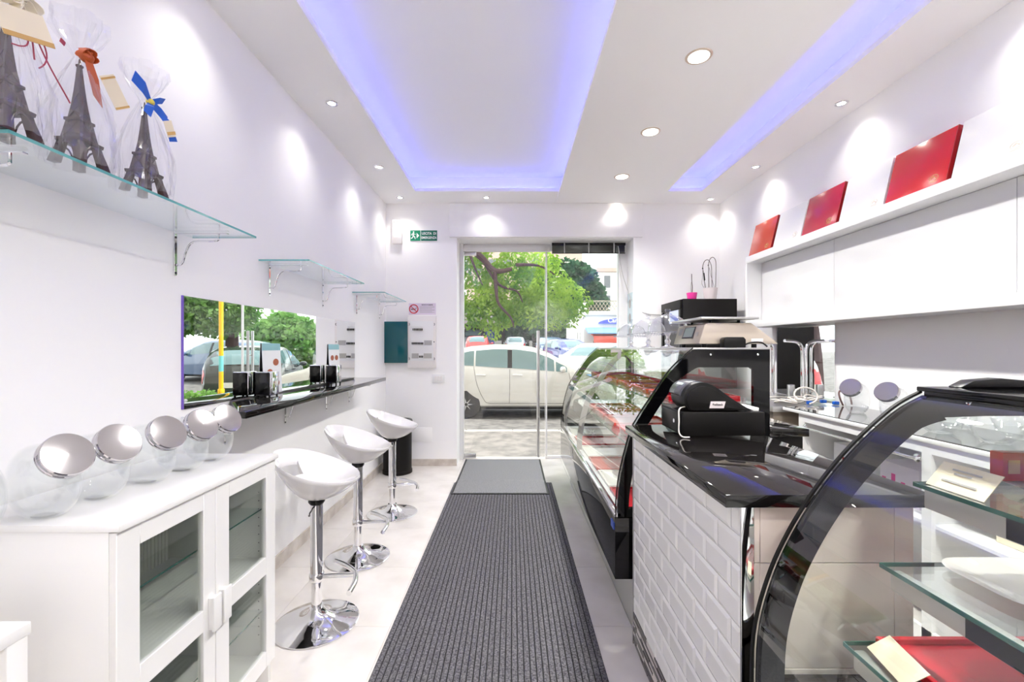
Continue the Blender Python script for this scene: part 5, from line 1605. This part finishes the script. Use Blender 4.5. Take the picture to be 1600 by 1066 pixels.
# tree hanging over the street, trunk left of the door
t = thing('street_tree', 'bright green acacia with dark branches hanging over the parked cars, upper left', 'tree', (-3.4, 12.2, GZ))
limb(t, [(-3.4, 12.2, GZ), (-3.3, 12.2, 1.6), (-2.9, 12.0, 3.0), (-2.2, 11.8, 3.75)], .19, .13, 'trunk')
limb(t, [(-2.2, 11.8, 3.75), (-1.3, 11.6, 4.0), (-.85, 11.5, 3.75), (-.45, 11.4, 3.35), (-.02, 11.4, 3.4)], .12, .05)
limb(t, [(-.45, 11.4, 3.35), (-.42, 11.3, 2.9), (-.35, 11.3, 2.5), (-.05, 11.2, 2.15), (.03, 11.2, 1.9)], .055, .015)
limb(t, [(-.75, 11.5, 3.62), (-.35, 11.4, 3.0), (.1, 11.5, 2.85), (.25, 11.4, 2.55)], .045, .014)
limb(t, [(-1.15, 11.5, 3.95), (-.95, 11.3, 3.4), (-.75, 11.2, 2.95)], .04, .012)
limb(t, [(-2.2, 11.8, 3.75), (-2.4, 12.3, 4.6), (-2.0, 12.6, 5.4)], .12, .05)
limb(t, [(.1, 11.4, 3.5), (.7, 11.8, 3.55), (1.2, 12.0, 3.3)], .05, .014)
bl = [(-1.0, 12.1, 3.0, .9, .8, .75), (-.1, 12.2, 2.95, .9, .8, .8), (.75, 12.3, 3.05, .85, .8, .75), (1.35, 12.5, 2.75, .65, .7, .65), (-.5, 11.9, 2.35, .8, .6, .45),
      (.3, 12.0, 2.35, .8, .6, .4), (1.15, 12.3, 2.25, .7, .6, .35), (-1.2, 12.0, 2.3, .5, .5, .4), (-.55, 11.9, 1.95, .30, .4, .30), (.4, 12.6, 3.8, 1.0, .8, .4), (-1.6, 12.3, 4.4, 1.2, 1.2, .8), (-2.4, 12.6, 5.2, 1.6, 1.4, 1.0), (-3.6, 12.2, 4.8, 1.4, 1.3, .9), (1.8, 12.7, 2.7, .45, .5, .45)]
foliage('foliage', bl, 26000, .13, M['leaf_a'], t, .6, .22, 5)
# dark round tree behind
t = thing('round_tree', 'dense blue-green round tree behind the white annex', 'tree', (4.3, 36.5, gz(36)))
limb(t, [(4.3, 36.5, gz(36)), (4.3, 36.5, 3.5), (4.4, 36.5, 5)], .4, .25, 'trunk')
foliage('foliage', [(4.3, 36.5, 6.1, 2.7, 2.2, 2.5), (3.3, 36.2, 3.9, 2.2, 2.0, 2.1), (5.8, 36.5, 5.3, 1.8, 1.8, 1.8), (4.8, 36.5, 3.8, 2.0, 1.8, 1.7), (6.5, 36.7, 3.9, 1.2, 1.2, 1.2), (2.8, 36.6, 6.4, 1.6, 1.5, 1.4)], 17000, .40, M['leaf_b'], t, .2, .4, 8)
# hedge over the wall
t = thing('hedge', 'dark green hedge above the low wall behind the parked cars', 'hedge', (.5, 41.9, gz(40)))
for k in range(5): limb(t, [(-2+1.9*k, 41.9, gz(40)), (-2+1.9*k, 41.9, 2.6)], .07, .04, 'stem')
foliage('foliage', [(x*1.05-2.4, 41.9, 2.7+.25*math.sin(x*1.7), 1.0, .6, 1.2) for x in range(9)] + [(-.3, 42.0, 4.2, 1.4, .6, 1.2), (1.2, 42.0, 4.0, 1.5, .6, 1.1)], 14000, .34, M['leaf_b'], t, .2, .4, 9)
w_ = MB().box(-7, 7.2, 40.3, 40.6, .4, 2.0).build('boundary_wall', M['bldwhite']); tag(w_, 'low pale wall below the hedge', 'wall')
# grey market awning on posts, left
t = thing('awning_tent', 'grey fabric awning on dark posts, far left behind the red car', 'awning', (-3.4, 36, gz(36)))
MB().add([(-7.5, 33, 3.05), (-.65, 33, 3.05), (-.65, 39.5, 3.05), (-7.5, 39.5, 3.05), (-4.6, 33.5, 4.6), (-2.2, 35.6, 4.6), (-4.6, 38.5, 4.6)], [(0, 1, 5, 4), (1, 2, 5), (2, 3, 6, 5), (3, 0, 4, 6), (4, 5, 6), (0, 3, 2, 1)]).build('canopy', M['canopy'], t)
for (x, y) in ((-7.4, 33.1), (-.75, 33.1), (-.75, 39.3), (-7.4, 39.3)): MB().box(x-.06, x+.06, y-.06, y+.06, gz(36), 3.05).build('post', M['blackmatte'], t)
MB().box(-7.5, -.65, 32.98, 33.02, 2.95, 3.08).build('valance', M['blackmatte'], t)
b = MB()
for k in range(12): b.box(-2.05+k*.055, -2.0+k*.055, 34.0+.03*(k % 2), 34.03+.03*(k % 2), 1.4, 2.95)
tag(b.build('tarpaulin', mat('tarp_blue', rgb(40, 60, 150), .6)), 'blue pleated tarpaulin hanging under the awning', 'tarpaulin')
# tyre stacks
def tyres(x, y, n, lb):
    t = thing('tyre_stack', lb, 'tyres', (x, y, gz(y)), 'stacks of tyres by the far wall')
    for k in range(n):
        MB().lathe([(.18, 0), (.28, 0), (.33, .04), (.33, .17), (.28, .21), (.18, .21)], (x, y, gz(y)+.215*k), 20).build('tyre', M['tyre'], t, smooth=True)
tyres(2.05, 39.5, 9, 'tallest tyre stack above the grey-blue car'); tyres(1.15, 39.5, 6, 'short tyre stack left of the tallest one')
for k in range(4): tyres(2.95+.75*k, 39.5, 5+(k % 2), 'tyre stack %s right of the tallest one' % ['first', 'second', 'third', 'fourth'][k])

# car wash with annex wall
t = thing('car_wash', 'white car wash building with blue sign and awnings', 'building', (6, 26, GZ))
bx = (3.96, 7.6)
MB().prism([(3.96, 25), (7.6, 25), (7.6, 33), (3.96, 33)], 'z', GZ, 3.3).build('wall', M['bldwhite'], t)
MB().box(3.86, 7.6, 24.9, 25.0, 3.2, 3.42).build('cornice', M['bldwhite'], t)
MB().box(3.93, 3.99, 25, 33, 3.0, 3.12).build('gutter', M['greypl'], t)
MB().box(3.55, 3.95, 27.2, 27.9, GZ, 3.0).build('pilaster', M['bldwhite'], t)
MB().box(3.97, 4.4, 26.5, 27, 3.3, 4.05).build('chimney', M['bldwhite'], t)
for k in range(5): MB().box(3.945, 3.96, 26.0+k*1.15, 26.35+k*1.15, 1.0, 2.3).build('window', M['windark'], t)
pts = [(4.78+.0*k, 2.72) for k in range(1)]
arc = [(4.75 + 2.3*(1-math.cos(a)), 2.72+.36*math.sin(a)) for a in [math.pi/2*k/10 for k in range(11)]]
sg_ = MB().prism([(4.75, 2.72)] + arc[1:] + [(7.5, 3.08), (7.5, 2.72)], 'y', 24.86, 24.9).build('sign_board', M['signblue'], t)
text('Carwash', .34, (5.28, 24.85, 2.89), (R(90), 0, 0), M['signwhite'], t, align='LEFT', bold=.008)
MB().prism([(24.88, 2.50), (24.0, 2.18), (24.0, 2.14), (24.88, 2.42)], 'x', 4.05, 7.5).build('awning', M['awnblue'], t)
MB().prism([(24.88, 2.15), (24.0, 2.0), (24.0, 1.65), (24.02, 1.65), (24.02, 1.98), (24.88, 2.1)], 'x', 4.35, 7.5).build('awning', M['awnred'], t)
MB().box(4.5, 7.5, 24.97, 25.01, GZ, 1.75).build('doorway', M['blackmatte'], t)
b = MB()
for k in range(16):
    x = 4.0 + k*.2
    b.tube([(x, 25.1, 3.42), (x+.4, 25.1, 4.0)], .018, 4); b.tube([(x+.4, 25.1, 3.42), (x, 25.1, 4.0)], .018, 4)
b.box(4.0, 7.6, 25.08, 25.12, 3.98, 4.03)
b.build('lattice_railing', M['lattice'], t)
# apartment building beyond
t = thing('apartment_building', 'tall pale apartment building with small windows beyond the car wash', 'building', (13, 48, GZ))
MB().box(8.6, 14.5, 45, 54, GZ, 9.0).build('wall', M['bldwhite'], t)
MB().box(8.4, 14.7, 44.8, 54.2, 9.0, 9.4).build('roof_edge', M['bldpink'], t)
for i in range(4):
    for j in range(3): MB().box(9.2+i*1.3, 9.8+i*1.3, 44.96, 45.0, 3.4+j*2.0, 4.6+j*2.0).build('window', M['windark'], t)
for i in range(4):
    for j in range(3): MB().box(8.56, 8.6, 46+i*2.1, 46.9+i*2.1, 3.4+j*2.0, 4.6+j*2.0).build('window', M['windark'], t)
t = thing('pink_house', 'pale pink house glimpsed over the treetops', 'building', (-1, 60, GZ))
MB().box(-6, 9, 58, 66, GZ, 14.2).build('wall', M['bldpink'], t)
for i in range(7): MB().box(-5+i*1.9, -4+i*1.9, 57.96, 58, 11.2, 12.8).build('window', M['windark'], t)

# greenery on the right, seen in the mirror
t = thing('hanging_tree', 'leafy pale green tree over the dark car, filling the left mirror', 'tree', (5.4, 13.4, GZ))
limb(t, [(5.4, 13.4, GZ), (5.4, 13.4, 1.8), (5.2, 13.2, 3.4)], .2, .14, 'trunk')
limb(t, [(5.3, 13.3, 2.6), (4.4, 13.0, 3.6), (3.9, 12.9, 3.9)], .1, .04)
limb(t, [(5.3, 13.3, 2.8), (6.6, 13.2, 3.8), (7.2, 13.0, 4.0)], .1, .04)
foliage('foliage', [(5.6, 12.9, 2.6, 1.1, .9, .9), (6.6, 12.7, 3.0, 1.1, .9, 1.2), (5.9, 13.3, 4.0, 1.3, 1.1, 1.0), (7.3, 12.9, 3.6, 1.2, 1.1, 1.3), (6.9, 12.6, 2.2, .8, .7, .6), (5.0, 12.9, 2.6, .7, .6, .7), (4.7, 13.0, 3.4, .6, .6, .7)], 24000, .15, M['leaf_c'], t, .5, .28, 11)
t = thing('bush', 'rounded green bush against the bright sky in the mirror', 'shrub', (6.6, 20, GZ))
foliage('foliage', [(6.4, 20, 1.5, .9, .9, 1.3), (7.3, 20.2, 1.7, 1.0, .9, 1.4), (8.4, 20.5, 1.4, 1.0, .9, 1.3)], 7000, .2, M['leaf_c'], t, .2, .4, 12)
t = thing('low_hedge', 'low clipped hedge along the kerb right of the pole', 'hedge', (3.8, 8.35, GZ))
foliage('foliage', [(2.75+.45*k, 8.35, .24, .35, .2, .36) for k in range(8)], 8000, .07, M['leaf_c'], t, .1, .4, 13)
